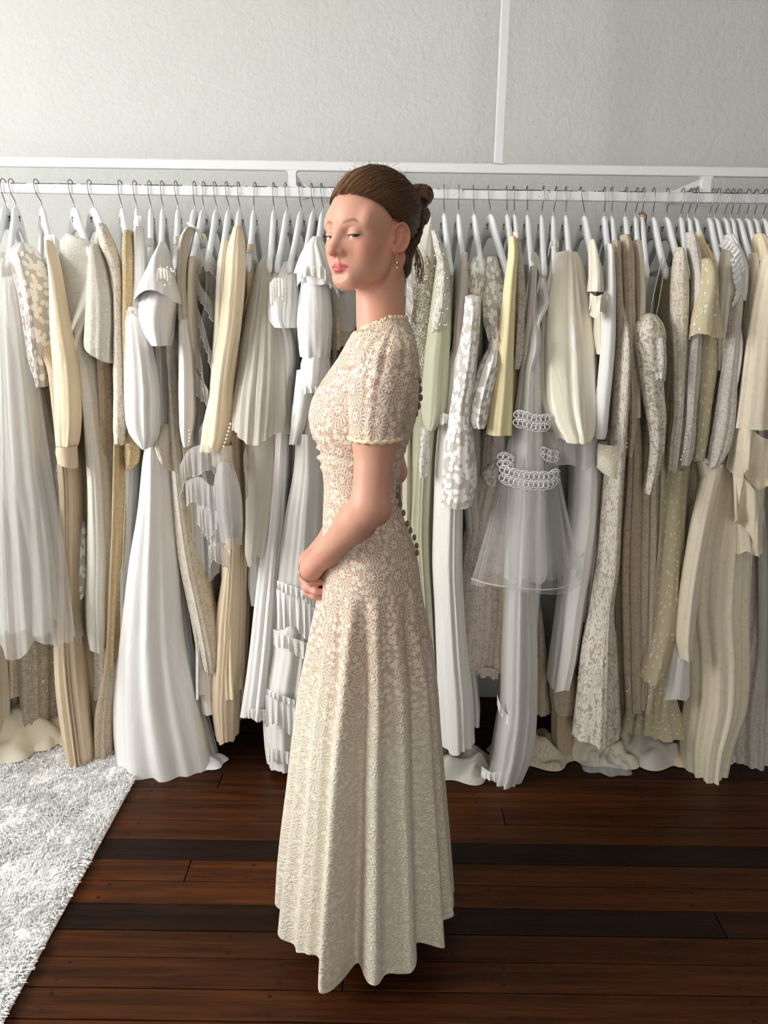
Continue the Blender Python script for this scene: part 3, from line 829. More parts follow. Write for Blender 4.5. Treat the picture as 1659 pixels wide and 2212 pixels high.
def build_hanger(hook, neck, end, label):
    """hook: px x on the rail, neck: px x of the wood top, end: px x of the near arm's end"""
    yr = 394 + 27 * hook / 1650.0
    top = at(hook, yr, YR); nk = at(neck, yr + 50.5, YR)
    lo, hi = -1.25, 1.25
    for _ in range(40):
        a = (lo + hi) / 2
        P = nk + np.array([HR * math.sin(a), -HR * math.cos(a), -HDROP])
        if px_of(P)[0] < end: lo = a
        else: hi = a
    root = empty('clothes_hanger', nk, label, 'hanger', 'white hangers on the rail')
    for nm, me in (('arms', HB), ('bar', HBAR), ('maker_print', HLOGO)):
        o = bpy.data.objects.new(nm, me); link(o, root); o.rotation_euler = (0, 0, a)
    d = top - nk; zr = z_rt - nk[2]
    fr = -.0165
    pts = [(0, 0, -.008), (0, 0, .012), (d[0] * .25, fr * .35, .022), (d[0] * .6, fr * .9, .034), (d[0] * .9, fr, zr - .012), (d[0], fr, zr - .004)]
    for ang in np.linspace(0.25, math.pi * .98, 8):
        pts.append((d[0] + .001 * ang, fr * math.cos(ang), zr + .0005 + .0125 * math.sin(ang)))
    pts.append((d[0] + .003, -fr, zr - .010))
    P = np.array(pts); dd = np.concatenate([[0], np.cumsum(np.linalg.norm(np.diff(P, axis=0), axis=1))])
    q = np.linspace(0, dd[-1], 26); P = np.stack([np.interp(q, dd, P[:, i]) for i in range(3)], 1)
    v, f = tube_vf(P, .0016, 7)
    me = bpy.data.meshes.new('hook'); me.from_pydata(v, [], f); me.materials.append(M['chrome'])
    me.polygons.foreach_set('use_smooth', np.ones(len(f), bool))
    o = bpy.data.objects.new('hook', me); link(o, root)
    return root, nk, a

class Dress:
    def __init__(s, name, hook, neck, end, label, ref, mat, hem_y=1500, body=None, Y=2.44, b=.17, b2=.20, folds=8, amp=(.002, .012), hem=(.014, 7), wide=.017, top=0.150, bodymat=None, twist=1.0, lowY=None):
        s.h, nk, a = build_hanger(hook, neck, end, 'white hanger holding the ' + ref)
        s.nk, s.a = nk, a
        s.o = empty(name, (nk[0], nk[1], nk[2] - .2), label, 'dress', 'dresses hanging on the rail')
        # body of the garment: over the hanger arms, then down to the hem
        up = [(top, .060, .010), (top + .02, .085, .013), (top + .04, .110, .016), (top + .10, .115, .019), (top + .22, .130, .022)]
        nd = np.array([math.sin(a), -math.cos(a)]) * .085
        zt = [nk[2] - q[0] for q in up]; B = [q[1] for q in up]; A = [q[2] * wide / .017 for q in up]
        Cx = [nk[0] + nd[0]] * 3 + [nk[0] + nd[0] * .9, nk[0] + nd[0] * .6]; AN = [a] * 3 + [a * .8 * twist, a * .5 * twist]; CY = [nk[1] + nd[1]] * 3 + [(nk[1] + nd[1]) * .7 + Y * .3, (nk[1] + nd[1]) * .2 + Y * .8]
        if body is None:
            z1 = at(hook, hem_y, Y)[2]
            for k_ in (.35, .7, 1.0):
                z = zt[4] + (z1 - zt[4]) * k_
                zt.append(z); B.append(.165 + (b2 - .165) * k_); A.append(A[4] * (1 + .5 * k_)); Cx.append(nk[0]); AN.append(0); CY.append(Y)
        else:
            for i, q in enumerate(body):
                p, r2 = at(q[1], q[0], Y), at(q[2], q[0], Y)
                z = (p[2] + r2[2]) / 2
                while len(zt) > 3 and zt[-1] < z + .05:
                    for l_ in (zt, B, A, Cx, AN, CY): l_.pop()
                k_ = i / max(1, len(body) - 1)
                zt.append(z); B.append(b + (b2 - b) * k_); A.append((r2[0] - p[0]) / 2); Cx.append((p[0] + r2[0]) / 2); AN.append(0); CY.append(Y)
        zt = np.array(zt); q = np.linspace(zt[0], zt[-1], int(np.clip((zt[0] - zt[-1]) / .02, 20, 75)))
        g = lambda v: pchip(-zt, np.array(v), -q)
        C = np.stack([g(Cx), g(CY), q], 1); _seed[0] += 1
        s.body = loft_core('body', s.o, M[bodymat or mat], C, g(A), g(B), g(AN), folds, amp, _seed[0], hem, None, .009, True, .010)
        s.mat = mat
    def loft(s, name, trace, mat=None, **kw):
        return loft(name, s.o, mat or s.mat, trace, **kw)
    def ruffle(s, name, path, mat=None, **kw): return ruffle(name, s.o, mat or s.mat, path, **kw)
    def pool(s, name, px, py, rx, ry, h, mat=None, up=0.0, **kw):
        return pool(name, s.o, mat or s.mat, on_floor(px, py) + np.array([0, 0, up]), rx, ry, h, **kw)
    def band(s, name, path, width, mat=None, **kw): return band(name, s.o, mat or s.mat, path, width, **kw)
    def beads(s, name, pts, r, mat='pearl'): beads(name, s.o, pts, r, mat)

# ================================================================== THE DRESSES, left to right
d = Dress('satin_gown', 6, 12, -22, 'ivory satin gown at the left edge with its train heaped on the rug', 'ivory satin gown at the left edge', 'ivory_matte',
          body=[(800, -70, 0), (1100, -70, 4), (1320, -60, 8), (1480, -60, 14), (1590, -70, 10)], Y=2.32, b=.14, b2=.13, amp=(.003, .016))
d.pool('train', 20, 1612, .17, .16, .12, seed=3, ridges=4, up=.02)
d.pool('train_end', 92, 1596, .14, .12, .07, seed=11, ridges=5, up=.02)

d = Dress('tulle_gown', 23, 34, 17, 'white tulle ball gown with sheer floral lace sleeve, far left', 'white tulle ball gown', 'cord',
          body=[(760, 40, 100), (1000, 45, 120), (1250, 45, 128), (1400, 50, 130), (1535, 58, 124)], Y=2.46, b=.12, b2=.14, folds=10, amp=(.003, .012), hem=(.01, 60))
d.loft('tulle_skirt', [(548, -4, 22), (570, -8, 38), (650, -8, 54), (800, -10, 78), (1000, -12, 116), (1150, -8, 144), (1300, 2, 162), (1368, 8, 170)], 'tulle', Y=2.30, Y2=2.20, b=.04, b2=.13, folds=7, amp=(.003, .016), hem=(.035, 22), du=.005)
d.loft('tulle_underlayer', [(560, 0, 30), (700, 0, 58), (1000, 0, 104), (1250, 6, 140), (1330, 10, 150)], 'tulle', Y=2.22, b=.04, b2=.09, folds=6, amp=(.003, .014), hem=(.03, 17))
d.loft('satin_lining', [(600, 8, 36), (1000, 30, 80), (1250, 76, 108), (1362, 78, 110)], 'white', Y=2.24, b=.03, b2=.05, folds=5)
d.loft('sleeve', [(526, 36, 62), (545, 28, 80), (580, 32, 98), (640, 48, 108), (720, 60, 113), (790, 72, 114), (832, 92, 112)], 'leaf', Y=2.26, b=.07, folds=9, amp=(.003, .006))
d.loft('lace_panel', [(1000, 120, 146), (1080, 126, 166), (1150, 138, 188), (1230, 150, 190), (1286, 156, 187)], 'leaf', Y=2.29, b=.03, folds=4, amp=(.002, .006), hem=(.008, 90))
d.loft('lace_edge_panel', [(1250, 14, 46), (1350, 15, 46), (1500, 16, 46)], 'lace_beige', Y=2.36, b=.03, folds=3)

d = Dress('satin_gown', 77, 90, 120, 'champagne satin gown with long cuffed bishop sleeve pooling on the rug', 'champagne satin gown pooling on the rug', 'champ',
          body=[(800, 128, 176), (1000, 150, 194), (1250, 152, 200), (1380, 139, 205), (1500, 142, 212), (1590, 152, 217), (1632, 160, 216)], Y=2.34, b=.14, b2=.13, folds=11, amp=(.003, .014))
d.loft('sleeve', [(520, 99, 112), (560, 107, 124), (600, 110, 133), (700, 111, 151), (800, 116, 169), (900, 120, 172), (945, 123, 168), (962, 126, 164)], 'peach', Y=2.19, b=.035, folds=6, amp=(.002, .004), gather=[(1.0, .003, .06)])
d.loft('cuff', [(962, 124, 165), (980, 123, 167, 10), (1003, 125, 164, 14)], 'champ', Y=2.185, b=.036, folds=3, amp=(.0008, .001), cap=False)
d.ruffle('lace_collar', [(94, 512, 2.27), (104, 506, 2.24), (118, 508, 2.24), (128, 522, 2.26)], 'lace_open', width=.035, waves=5, amp=.008)
d.pool('train', 188, 1612, .09, .08, .06, seed=5, ridges=5, up=.02)

d = Dress('boucle_dress', 151, 160, 205, 'cream textured dress with scoop neck and wide short sleeve', 'cream textured scoop-neck dress', 'damask',
          body=[(790, 168, 220), (900, 190, 230), (1000, 193, 243), (1100, 195, 250), (1200, 195, 258), (1300, 196, 260), (1345, 199, 261), (1385, 206, 258)], Y=2.30, b=.10, b2=.08, folds=7, amp=(.001, .005), twist=1.4)
d.loft('bodice', [(505, 146, 150), (525, 128, 200), (560, 127, 206), (640, 138, 206), (735, 158, 206), (800, 166, 200)], 'damask', Y=2.34, b=.02, folds=3, amp=(.001, .003), cap=True)
d.loft('sleeve', [(528, 196, 212), (560, 196, 226), (600, 191, 235), (650, 187, 241), (700, 185, 243), (740, 185, 242), (770, 192, 241, 26)], 'boucle', Y=2.19, b=.04, folds=5, amp=(.001, .005))
d.loft('lace_underskirt', [(1360, 206, 250), (1430, 204, 252), (1500, 208, 248)], 'lace', Y=2.33, b=.05, folds=5, amp=(.002, .006), hem=(.006, 80))

d = Dress('lace_dress', 192, 201, 258, 'ivory lace dress with fluffy narrow sleeve, third from the ruffled high collar', 'ivory lace dress with fluffy sleeve', 'lace_beige',
          body=[(800, 232, 262), (1000, 240, 268), (1250, 254, 274), (1400, 250, 266), (1530, 216, 254), (1625, 214, 252)], Y=2.37, b=.13, b2=.12, hem=(.01, 70))
d.loft('sleeve', [(492, 214, 232), (530, 217, 250), (570, 236, 262), (620, 248, 266), (700, 250, 266), (780, 248, 268), (850, 246, 270), (920, 245, 270), (957, 251, 266)], 'lace', Y=2.20, b=.028, folds=5, amp=(.001, .003), hem=(.006, 100))
d.loft('collar_roll', [(484, 212, 228), (500, 208, 234), (522, 206, 226), (540, 214, 230)], 'boucle', Y=2.22, b=.02, folds=4)

d = Dress('gold_lace_dress', 258, 263, 284, 'slim golden peach lace dress squeezed beside the high-necked white gown', 'slim golden peach lace dress', 'lace_gold',
          body=[(800, 268, 288), (1000, 267, 293), (1100, 266, 294), (1300, 262, 288), (1400, 258, 280)], Y=2.36, b=.14, b2=.14)
d.loft('sleeve', [(498, 268, 286), (560, 265, 290), (650, 266, 291), (750, 267, 287), (850, 268, 283)], 'lace_gold', Y=2.21, b=.03, folds=4)
d.loft('lace_cuff', [(930, 269, 292), (965, 269, 304), (990, 270, 303), (1016, 271, 280)], 'lace_gold', Y=2.25, b=.02, folds=2)

d = Dress('high_neck_gown', 290, 295, 300, 'white satin gown with ruffled high neck and full bishop sleeve', 'high-necked white satin gown', 'white',
          body=[(800, 290, 335), (1000, 292, 320), (1200, 284, 312), (1400, 280, 305), (1500, 275, 300)], Y=2.40, b=.13, b2=.15)
d.ruffle('neck_ruffle', [(288, 478, 2.27), (296, 466, 2.24), (306, 466, 2.24), (316, 482, 2.27)], 'white', width=.04, waves=5, amp=.012)
d.loft('shoulder', [(490, 291, 308), (560, 290, 313), (620, 287, 314), (690, 279, 314)], 'white', Y=2.23, b=.03, folds=4)
d.loft('sleeve', [(664, 280, 298), (700, 274, 318), (750, 273, 328), (800, 272, 337), (850, 272, 341), (900, 273, 340), (935, 282, 338), (958, 304, 328), (966, 312, 322)], 'white', Y=2.17, b=.045, folds=7, amp=(.002, .006), gather=[(.95, .004, .12)])
d.band('waist_sprig', [(276, 678, 2.14), (294, 674, 2.14)], .016, 'lace_open', curls=3)

Dress('slip_dress', 322, 326, 324, 'plain white slip dress whose hanger end pokes out before the beaded hood', 'white slip dress before the beaded hood', 'white', body=[(800, 318, 334), (1200, 318, 340), (1450, 318, 345)], Y=2.50, b=.12, b2=.13)

d = Dress('satin_ball_gown', 349, 352, 346, 'large glossy white satin gown with beaded hooded cape sleeve and floor-length skirt', 'large white satin gown with beaded cape sleeve', 'white',
          body=[(760, 336, 368), (900, 340, 368), (918, 339, 369), (960, 318, 368), (1000, 312, 376), (1100, 303, 385), (1200, 287, 398), (1300, 275, 408), (1400, 262, 420), (1500, 253, 438), (1600, 250, 460), (1665, 256, 474)], Y=2.30, b=.08, b2=.135, folds=4, amp=(.001, .018))
d.loft('puff_sleeve', [(618, 322, 362), (640, 305, 384), (670, 301, 380), (700, 305, 374), (725, 318, 368), (746, 334, 362)], 'white', Y=2.155, b=.055, folds=8, amp=(.004, .006), gather=[(1, .003, .2)])
d.loft('cape_sleeve', [(523, 348, 355), (545, 342, 361), (580, 325, 371), (615, 306, 382), (640, 295, 388), (655, 291, 390)], 'white', Y=2.15, b=.075, folds=3, amp=(.0005, .002), hem=(.004, 8), cap=True, lift=.032)
d.loft('peplum', [(916, 340, 370), (950, 338, 374), (1000, 352, 378, 30)], 'brocade', Y=2.25, b=.06, folds=4)
d.pool('hem_fold', 405, 1645, .12, .075, .035, seed=8, ridges=4)
_r = random.Random(4)
d.beads('bead', [(_r.gauss(350, 14), _r.gauss(594, 10), 2.085) for _ in range(34)], .0032)
d.ruffle('beaded_spray', [(332, 585, 2.085), (345, 578, 2.08), (360, 582, 2.08), (370, 594, 2.085)], 'lace_open', width=.028, waves=6, amp=.004)

d = Dress('straight_lace_dress', 379, 385, 379, 'slim white lace sheath dress with scalloped hem over a white lining', 'slim white lace sheath dress', 'lace',
          body=[(800, 372, 390), (900, 374, 402), (1000, 379, 414), (1100, 386, 428), (1200, 394, 444), (1300, 410, 462), (1400, 424, 477), (1432, 431, 476)], Y=2.30, b=.09, b2=.07, folds=6, amp=(.001, .005), hem=(.012, 60))
d.loft('lining', [(1380, 430, 470), (1450, 430, 470), (1530, 438, 470)], 'cool', Y=2.31, b=.05, folds=4, amp=(.001, .003))

d = Dress('long_sleeve_dress', 419, 421, 397, 'white dress with corded lace shoulder and buttoned tight cuff', 'white dress with corded lace shoulder', 'white_matte', hem_y=1450)
d.loft('lace_shoulder', [(492, 402, 420), (510, 392, 412), (540, 387, 406), (600, 386, 404), (660, 387, 405), (705, 387, 406)], 'boucle', Y=2.20, b=.03, folds=4)
d.loft('sleeve', [(690, 387, 406), (780, 388, 417), (850, 388, 421), (910, 388, 418), (940, 391, 413), (962, 398, 410)], 'white_matte', Y=2.19, b=.035, folds=5, amp=(.002, .005))
d.beads('button', [(409, 930, 2.15), (410, 938, 2.15), (410, 946, 2.15), (409, 954, 2.15)], .0032, 'cream')

d = Dress('crepe_dress', 439, 440, 411, 'plain ivory crepe dress tied to its hanger with cream ribbon', 'plain ivory crepe dress with ribbon ties', 'ivory_matte', body=[(700, 404, 428), (900, 406, 432), (1200, 420, 445), (1400, 440, 460)], Y=2.38, b=.15, b2=.14)
d.loft('sleeve', [(555, 409, 425), (650, 404, 425), (800, 407, 428), (900, 410, 428)], 'ivory_matte', Y=2.23, b=.03, folds=4)
for pth in ([(405, 482, 2.22), (418, 490, 2.20), (430, 502, 2.20), (437, 525, 2.22)], [(421, 492, 2.22), (430, 500, 2.2), (440, 512, 2.22), (438, 532, 2.24)]):
    P = np.array([at(*p) for p in pth]); mesh_obj('ribbon_tie', *tube_vf(P, .0035, 6), M['ivory'], d.o)

d = Dress('ruffled_organza_dress', 463, 468, 446, 'sheer grey-white organza dress with cascading curly ruffles', 'ruffled grey-white organza dress', 'organza', bodymat='organza',
          body=[(750, 424, 462), (900, 420, 462), (1000, 430, 480), (1100, 440, 505), (1230, 455, 490)], Y=2.34, b=.10, b2=.08, folds=8, amp=(.003, .008))
for i, (pth, wdt, wv) in enumerate([
        ([(428, 548, 2.24), (440, 536, 2.21), (456, 545, 2.21), (466, 570, 2.23)], .05, 5), ([(426, 590, 2.22), (436, 620, 2.19), (450, 640, 2.19), (466, 660, 2.22)], .05, 6),
        ([(426, 660, 2.21), (440, 700, 2.18), (450, 740, 2.18), (462, 770, 2.2)], .055, 6), ([(424, 740, 2.21), (436, 780, 2.18), (440, 820, 2.18), (455, 850, 2.2)], .055, 6),
        ([(422, 800, 2.2), (450, 850, 2.17), (446, 890, 2.17), (430, 930, 2.18)], .06, 7), ([(388, 1005, 2.16), (410, 970, 2.13), (440, 960, 2.12), (478, 985, 2.13)], .075, 8),
        ([(400, 1040, 2.15), (430, 1030, 2.12), (460, 1050, 2.11), (500, 1030, 2.13)], .075, 8), ([(424, 1080, 2.15), (452, 1095, 2.11), (480, 1080, 2.11), (508, 1090, 2.13)], .08, 8),
        ([(440, 1120, 2.15), (470, 1130, 2.11), (495, 1120, 2.11), (522, 1130, 2.14)], .06, 8), ([(450, 1180, 2.17), (465, 1170, 2.14), (480, 1175, 2.14), (496, 1200, 2.17)], .06, 6)]):
    d.ruffle('ruffle', pth, 'organza', width=wdt, waves=wv, amp=.020, edge=.0012)
d.loft('organza_cuff', [(1000, 470, 500), (1040, 465, 515), (1090, 462, 522), (1140, 472, 525), (1172, 484, 520)], 'organza', Y=2.13, b=.04, folds=8, amp=(.004, .008), hem=(.012, 60))

d = Dress('satin_dress', 488, 495, 474, 'pale cream satin dress with plain tapering sleeve', 'pale cream satin dress', 'cream', hem_y=1450, Y=2.42)
d.loft('sleeve', [(520, 482, 494), (560, 471, 494), (600, 467, 490), (700, 463, 486), (800, 456, 482), (900, 452, 480), (1006, 463, 506)], 'ivory', Y=2.21, b=.03, folds=4)
d.loft('cuff', [(960, 463, 502), (985, 463, 504), (1010, 464, 506)], 'ivory', Y=2.19, b=.03, folds=2, amp=(.0005, .0008), cap=False)

d = Dress('satin_gown', 514, 518, 500, 'peach cream satin gown with loop-buttoned pointed cuff and tan skirt', 'peach cream gown with loop-buttoned cuff', 'peach', bodymat='champ',
          body=[(800, 500, 530), (1000, 502, 534), (1200, 494, 538), (1300, 482, 542), (1400, 475, 540), (1480, 470, 536), (1560, 478, 528)], Y=2.36, b=.14, b2=.14, folds=7, amp=(.003, .014))
d.loft('sleeve', [(490, 507, 522), (515, 500, 528), (550, 491, 531), (600, 487, 530), (700, 478, 522), (800, 464, 507), (850, 458, 501), (900, 446, 500), (945, 437, 496), (974, 433, 484)], 'peach', Y=2.18, b=.038, folds=6, amp=(.003, .007))
d.beads('button_loop', [(498, 916, 2.145), (496, 924, 2.145), (494, 932, 2.145), (491, 940, 2.145), (489, 948, 2.145), (486, 956, 2.145), (484, 964, 2.145)], .0036, 'ivory')

d = Dress('slip_dress', 550, 549, 536, 'champagne slip dress with dark beaded edge and bare hanger end', 'champagne slip dress with dark beaded edge', 'champ', body=[(700, 522, 544), (1000, 522, 545), (1300, 524, 548), (1480, 526, 548)], Y=2.42, b=.14, b2=.14)
d.beads('dark_bead', [(523 + .4 * math.sin(i), 570 + i * 7.5, 2.235) for i in range(18)], .0026, 'brown')

d = Dress('chiffon_gown', 590, 592, 582, 'sheer ivory chiffon gown flaring wide with fluttering layers', 'sheer ivory chiffon gown', 'chiffon', bodymat='ivory_matte',
          body=[(700, 560, 600), (900, 545, 610), (1100, 545, 592), (1200, 540, 580)], Y=2.38, b=.10, b2=.10)
d.loft('chiffon_cape', [(546, 576, 590), (565, 562, 594), (600, 551, 602), (650, 540, 610), (700, 530, 615), (800, 515, 625), (880, 507, 628), (935, 506, 622)], 'chiffon', Y=2.32, Y2=2.22, b=.03, b2=.12, folds=13, amp=(.003, .012), hem=(.02, 14))
d.loft('chiffon_layer', [(900, 530, 590), (1000, 530, 595), (1090, 532, 590), (1190, 528, 572), (1208, 532, 566)], 'chiffon', Y=2.24, b=.04, folds=7, amp=(.003, .010), hem=(.02, 20))
d.ruffle('flounce', [(532, 958, 2.19), (526, 990, 2.18), (534, 1020, 2.18), (530, 1050, 2.19)], 'chiffon', width=.06, waves=3, amp=.02)
d.loft('slip', [(1180, 540, 568), (1245, 538, 566), (1300, 540, 566)], 'white_matte', Y=2.33, b=.04, folds=3)

d = Dress('satin_gown', 616, 621, 598, 'white satin gown with appliqued puff cap sleeve and lace-edged hem', 'white satin gown with appliqued puff sleeve', 'white',
          body=[(760, 612, 640), (900, 595, 632), (1000, 585, 628), (1100, 575, 622), (1200, 562, 612), (1300, 549, 604), (1400, 538, 596), (1520, 523, 586)], Y=2.31, b=.09, b2=.10, folds=7, amp=(.002, .014))
d.loft('puff_sleeve', [(568, 606, 634), (590, 590, 640), (620, 580, 642), (660, 578, 643), (690, 586, 640), (708, 604, 636)], 'white', Y=2.30, Y2=2.18, b=.02, b2=.06, folds=7, amp=(.004, .008), gather=[(1, .004, .2)])
d.ruffle('applique', [(582, 612, 2.115), (596, 600, 2.11), (612, 602, 2.11), (622, 614, 2.115)], 'lace_open', width=.055, waves=7, amp=.006)
d.ruffle('hem_lace', [(523, 1524, 2.24), (545, 1530, 2.21), (568, 1532, 2.21), (584, 1528, 2.24)], 'lace_open', width=.04, waves=7, amp=.008)

Dress('crepe_dress', 646, 651, 625, 'white crepe dress hidden between two puff sleeves, bare hanger tip showing', 'white crepe dress hidden between puff sleeves', 'white_matte', body=[(760, 632, 652), (1000, 630, 650), (1200, 620, 650), (1400, 610, 640)], Y=2.46, b=.12, b2=.12)

Dress('satin_dress', 672, 678, 652, 'white satin dress behind the lace-edged cape collar', 'white satin dress behind the cape collar', 'white_matte', body=[(800, 655, 690), (1100, 650, 690), (1400, 640, 680)], Y=2.46, b=.12, b2=.12)

d = Dress('tiered_gown', 693, 698, 678, 'white tiered gown with lace-edged cape collar, gathered sleeve and ruffled hem', 'white tiered gown with lace-edged cape collar', 'white_chiffon', bodymat='cool',
          body=[(800, 665, 720), (950, 642, 700), (1100, 622, 702), (1260, 602, 706), (1400, 588, 700), (1500, 572, 690), (1600, 574, 680), (1632, 578, 676)], Y=2.28, b=.09, b2=.10, folds=7, amp=(.002, .010))
d.loft('overskirt', [(930, 640, 698), (1000, 636, 702), (1100, 619, 703), (1200, 607, 704), (1262, 600, 704)], 'white_chiffon', Y=2.24, b=.08, b2=.09, folds=9, amp=(.002, .008), cap=False)
d.loft('cape_collar', [(512, 676, 690), (535, 658, 706), (560, 648, 724), (585, 642, 738), (612, 644, 744, 26)], 'white', Y=2.17, b=.075, folds=7, amp=(.002, .008), hem=(.012, 26))
d.ruffle('collar_lace', [(641, 592, 2.12), (664, 574, 2.09), (690, 574, 2.09), (712, 588, 2.10), (732, 622, 2.13)], 'lace_open', width=.028, waves=9, amp=.008)
d.ruffle('neck_ruffle', [(672, 520, 2.2), (684, 512, 2.18), (697, 520, 2.2)], 'white', width=.025, waves=4, amp=.008)
d.loft('sleeve', [(585, 655, 706), (640, 646, 714), (700, 641, 718), (745, 648, 716), (772, 654, 712)], 'white', Y=2.15, b=.05, folds=8, amp=(.002, .005), gather=[(1, .004, .12)])
d.loft('cuff', [(770, 655, 711), (780, 651, 713), (810, 648, 710), (836, 645, 704)], 'white', Y=2.145, b=.045, folds=6, amp=(.002, .003), cap=False)
d.ruffle('cuff_lace', [(645, 828, 2.12), (660, 832, 2.10), (680, 834, 2.10), (702, 830, 2.12)], 'lace_open', width=.022, waves=6, amp=.006)
d.loft('tapered_sleeve', [(800, 640, 682), (860, 634, 676), (920, 627, 660), (958, 625, 642)], 'white', Y=2.19, b=.03, folds=3)
d.ruffle('tier_heading', [(598, 1254, 2.155), (622, 1262, 2.14), (655, 1276, 2.14), (684, 1300, 2.155)], 'white', width=.03, waves=9, amp=.007)
d.ruffle('tier_ruffle', [(597, 1272, 2.16), (622, 1280, 2.15), (655, 1292, 2.15), (690, 1312, 2.16)], 'white', width=.115, waves=7, amp=.010)
d.ruffle('tier_lace', [(590, 1358, 2.16), (615, 1372, 2.15), (650, 1384, 2.15), (690, 1398, 2.16)], 'lace_open', width=.05, waves=7, amp=.012)
d.ruffle('hem_heading', [(576, 1488, 2.165), (604, 1500, 2.15), (630, 1510, 2.15), (660, 1520, 2.16)], 'white', width=.022, waves=8, amp=.006)
d.ruffle('hem_ruffle', [(574, 1500, 2.165), (604, 1510, 2.155), (630, 1518, 2.155), (664, 1528, 2.16)], 'white', width=.10, waves=7, amp=.010)
d.ruffle('hem_lace', [(576, 1612, 2.18), (600, 1620, 2.17), (625, 1624, 2.17), (660, 1626, 2.18)], 'lace_open', width=.045, waves=8, amp=.010)

d = Dress('ruffled_blouse_dress', 735, 738, 722, 'white dress with crumpled beige lace bell frills beside the woman', 'white dress with beige lace bell frills', 'white_matte', body=[(760, 718, 745), (1000, 705, 740), (1300, 690, 730)], Y=2.40, b=.12, b2=.13)
d.loft('sleeve', [(570, 722, 752), (620, 716, 768), (680, 726, 772), (715, 734, 766)], 'white_chiffon', Y=2.22, b=.04, folds=7, amp=(.003, .006))
for pth in ([(712, 662, 2.21), (728, 650, 2.19), (746, 658, 2.2)], [(712, 690, 2.21), (730, 682, 2.19), (758, 692, 2.2)], [(716, 720, 2.22), (734, 712, 2.2), (762, 718, 2.21)]):
    d.ruffle('bell_frill', pth, 'lace_ivory', width=.05, waves=5, amp=.015)
d = Dress('satin_dress', 768, 770, 756, 'crimson satin dress with ruffles glimpsed behind the woman\'s shoulder', 'crimson satin dress behind the woman', 'red', body=[(760, 742, 768), (1000, 745, 770), (1300, 750, 780)], Y=2.36, b=.10, b2=.12)
for k_ in range(3): d.ruffle('ruffle', [(736, 722 + 22 * k_, 2.24), (748, 716 + 22 * k_, 2.22), (766, 724 + 22 * k_, 2.24)], 'red', width=.04, waves=4, amp=.014)
for hk, ref in ((806, 'ivory crepe dress behind the woman\'s head'), (848, 'cream crepe dress behind the woman\'s neck'), (886, 'ivory crepe dress behind the hair bun')):
    Dress('crepe_dress', hk, hk + 1, hk + 4, ('plain ' + ref), ref, 'ivory_matte', hem_y=1500)

d = Dress('guipure_lace_dress', 920, 922, 934, 'cut-out guipure lace dress right behind the hair bun', 'cut-out guipure lace dress', 'lace_ivory', body=[(800, 880, 930), (1100, 872, 920), (1400, 890, 940), (1500, 900, 945)], Y=2.42, b=.14, b2=.14)
d.loft('guipure_sleeve', [(545, 905, 930), (600, 890, 944), (660, 882, 946), (720, 884, 940), (790, 896, 930), (850, 904, 922)], 'guipure', Y=2.24, b=.04, folds=5, amp=(.002, .004), hem=(.008, 90))
d.loft('sheer_shoulder', [(470, 925, 938), (520, 905, 940), (570, 888, 946), (640, 872, 944)], 'chiffon', Y=2.26, b=.05, folds=6, amp=(.002, .006))
d.ruffle('lace_front', [(872, 560, 2.2), (878, 620, 2.19), (874, 690, 2.2)], 'lace_open', width=.03, waves=4, amp=.01, down=(.6, 0, -.6))

d = Dress('pale_green_gown', 958, 959, 974, 'pale greenish ivory chiffon gown with beaded cap sleeve over bishop sleeve', 'pale greenish chiffon gown', 'green',
          body=[(800, 900, 960), (1000, 884, 940), (1100, 878, 938), (1300, 890, 946), (1480, 900, 955), (1600, 905, 962)], Y=2.36, b=.12, b2=.14, folds=12, amp=(.003, .014))
d.loft('beaded_cap_sleeve', [(498, 932, 944), (530, 936, 956), (570, 944, 968), (610, 944, 972), (660, 938, 972), (695, 932, 967), (714, 934, 956)], 'lace_open', Y=2.17, b=.035, folds=4, amp=(.001, .003), hem=(.006, 80))
d.beads('bead', [(_r.uniform(938, 968), 520 + 190 * _r.random(), 2.13) for _ in range(24)], .0022)
d.loft('sleeve', [(560, 945, 962), (640, 934, 974), (700, 926, 975), (800, 916, 970), (870, 911, 966), (905, 914, 955), (926, 920, 938)], 'green', Y=2.19, b=.045, folds=8, amp=(.002, .005), gather=[(1, .003, .15)])
d.loft('lace_cuff', [(924, 908, 932), (960, 908, 926), (1000, 906, 925), (1030, 908, 922)], 'lace_open', Y=2.185, b=.018, folds=3)
d.pool('train', 985, 1655, .13, .10, .05, 'chiffon', seed=21, ridges=5)

d = Dress('satin_dress', 990, 990, 1003, 'cool white satin dress with narrow sleeve and long straight skirt', 'cool white satin dress with straight skirt', 'cool',
          body=[(800, 960, 1000), (1000, 940, 1000), (1050, 939, 1000), (1200, 938, 1000), (1300, 944, 1006), (1400, 948, 1014), (1500, 950, 1024), (1593, 951, 1024)], Y=2.25, b=.09, b2=.09, folds=6, amp=(.002, .008))
d.loft('sleeve', [(545, 999, 1009), (600, 991, 1010), (700, 983, 1006), (800, 978, 1000), (900, 976, 994)], 'lilac', Y=2.20, b=.025, folds=3)
d.loft('side_panel', [(1400, 1005, 1030), (1560, 1015, 1036)], 'cool', Y=2.36, b=.04, folds=3)
d.ruffle('frilled_cuff', [(946, 896, 2.16), (958, 892, 2.15), (972, 898, 2.16)], 'white', width=.03, waves=4, amp=.01)

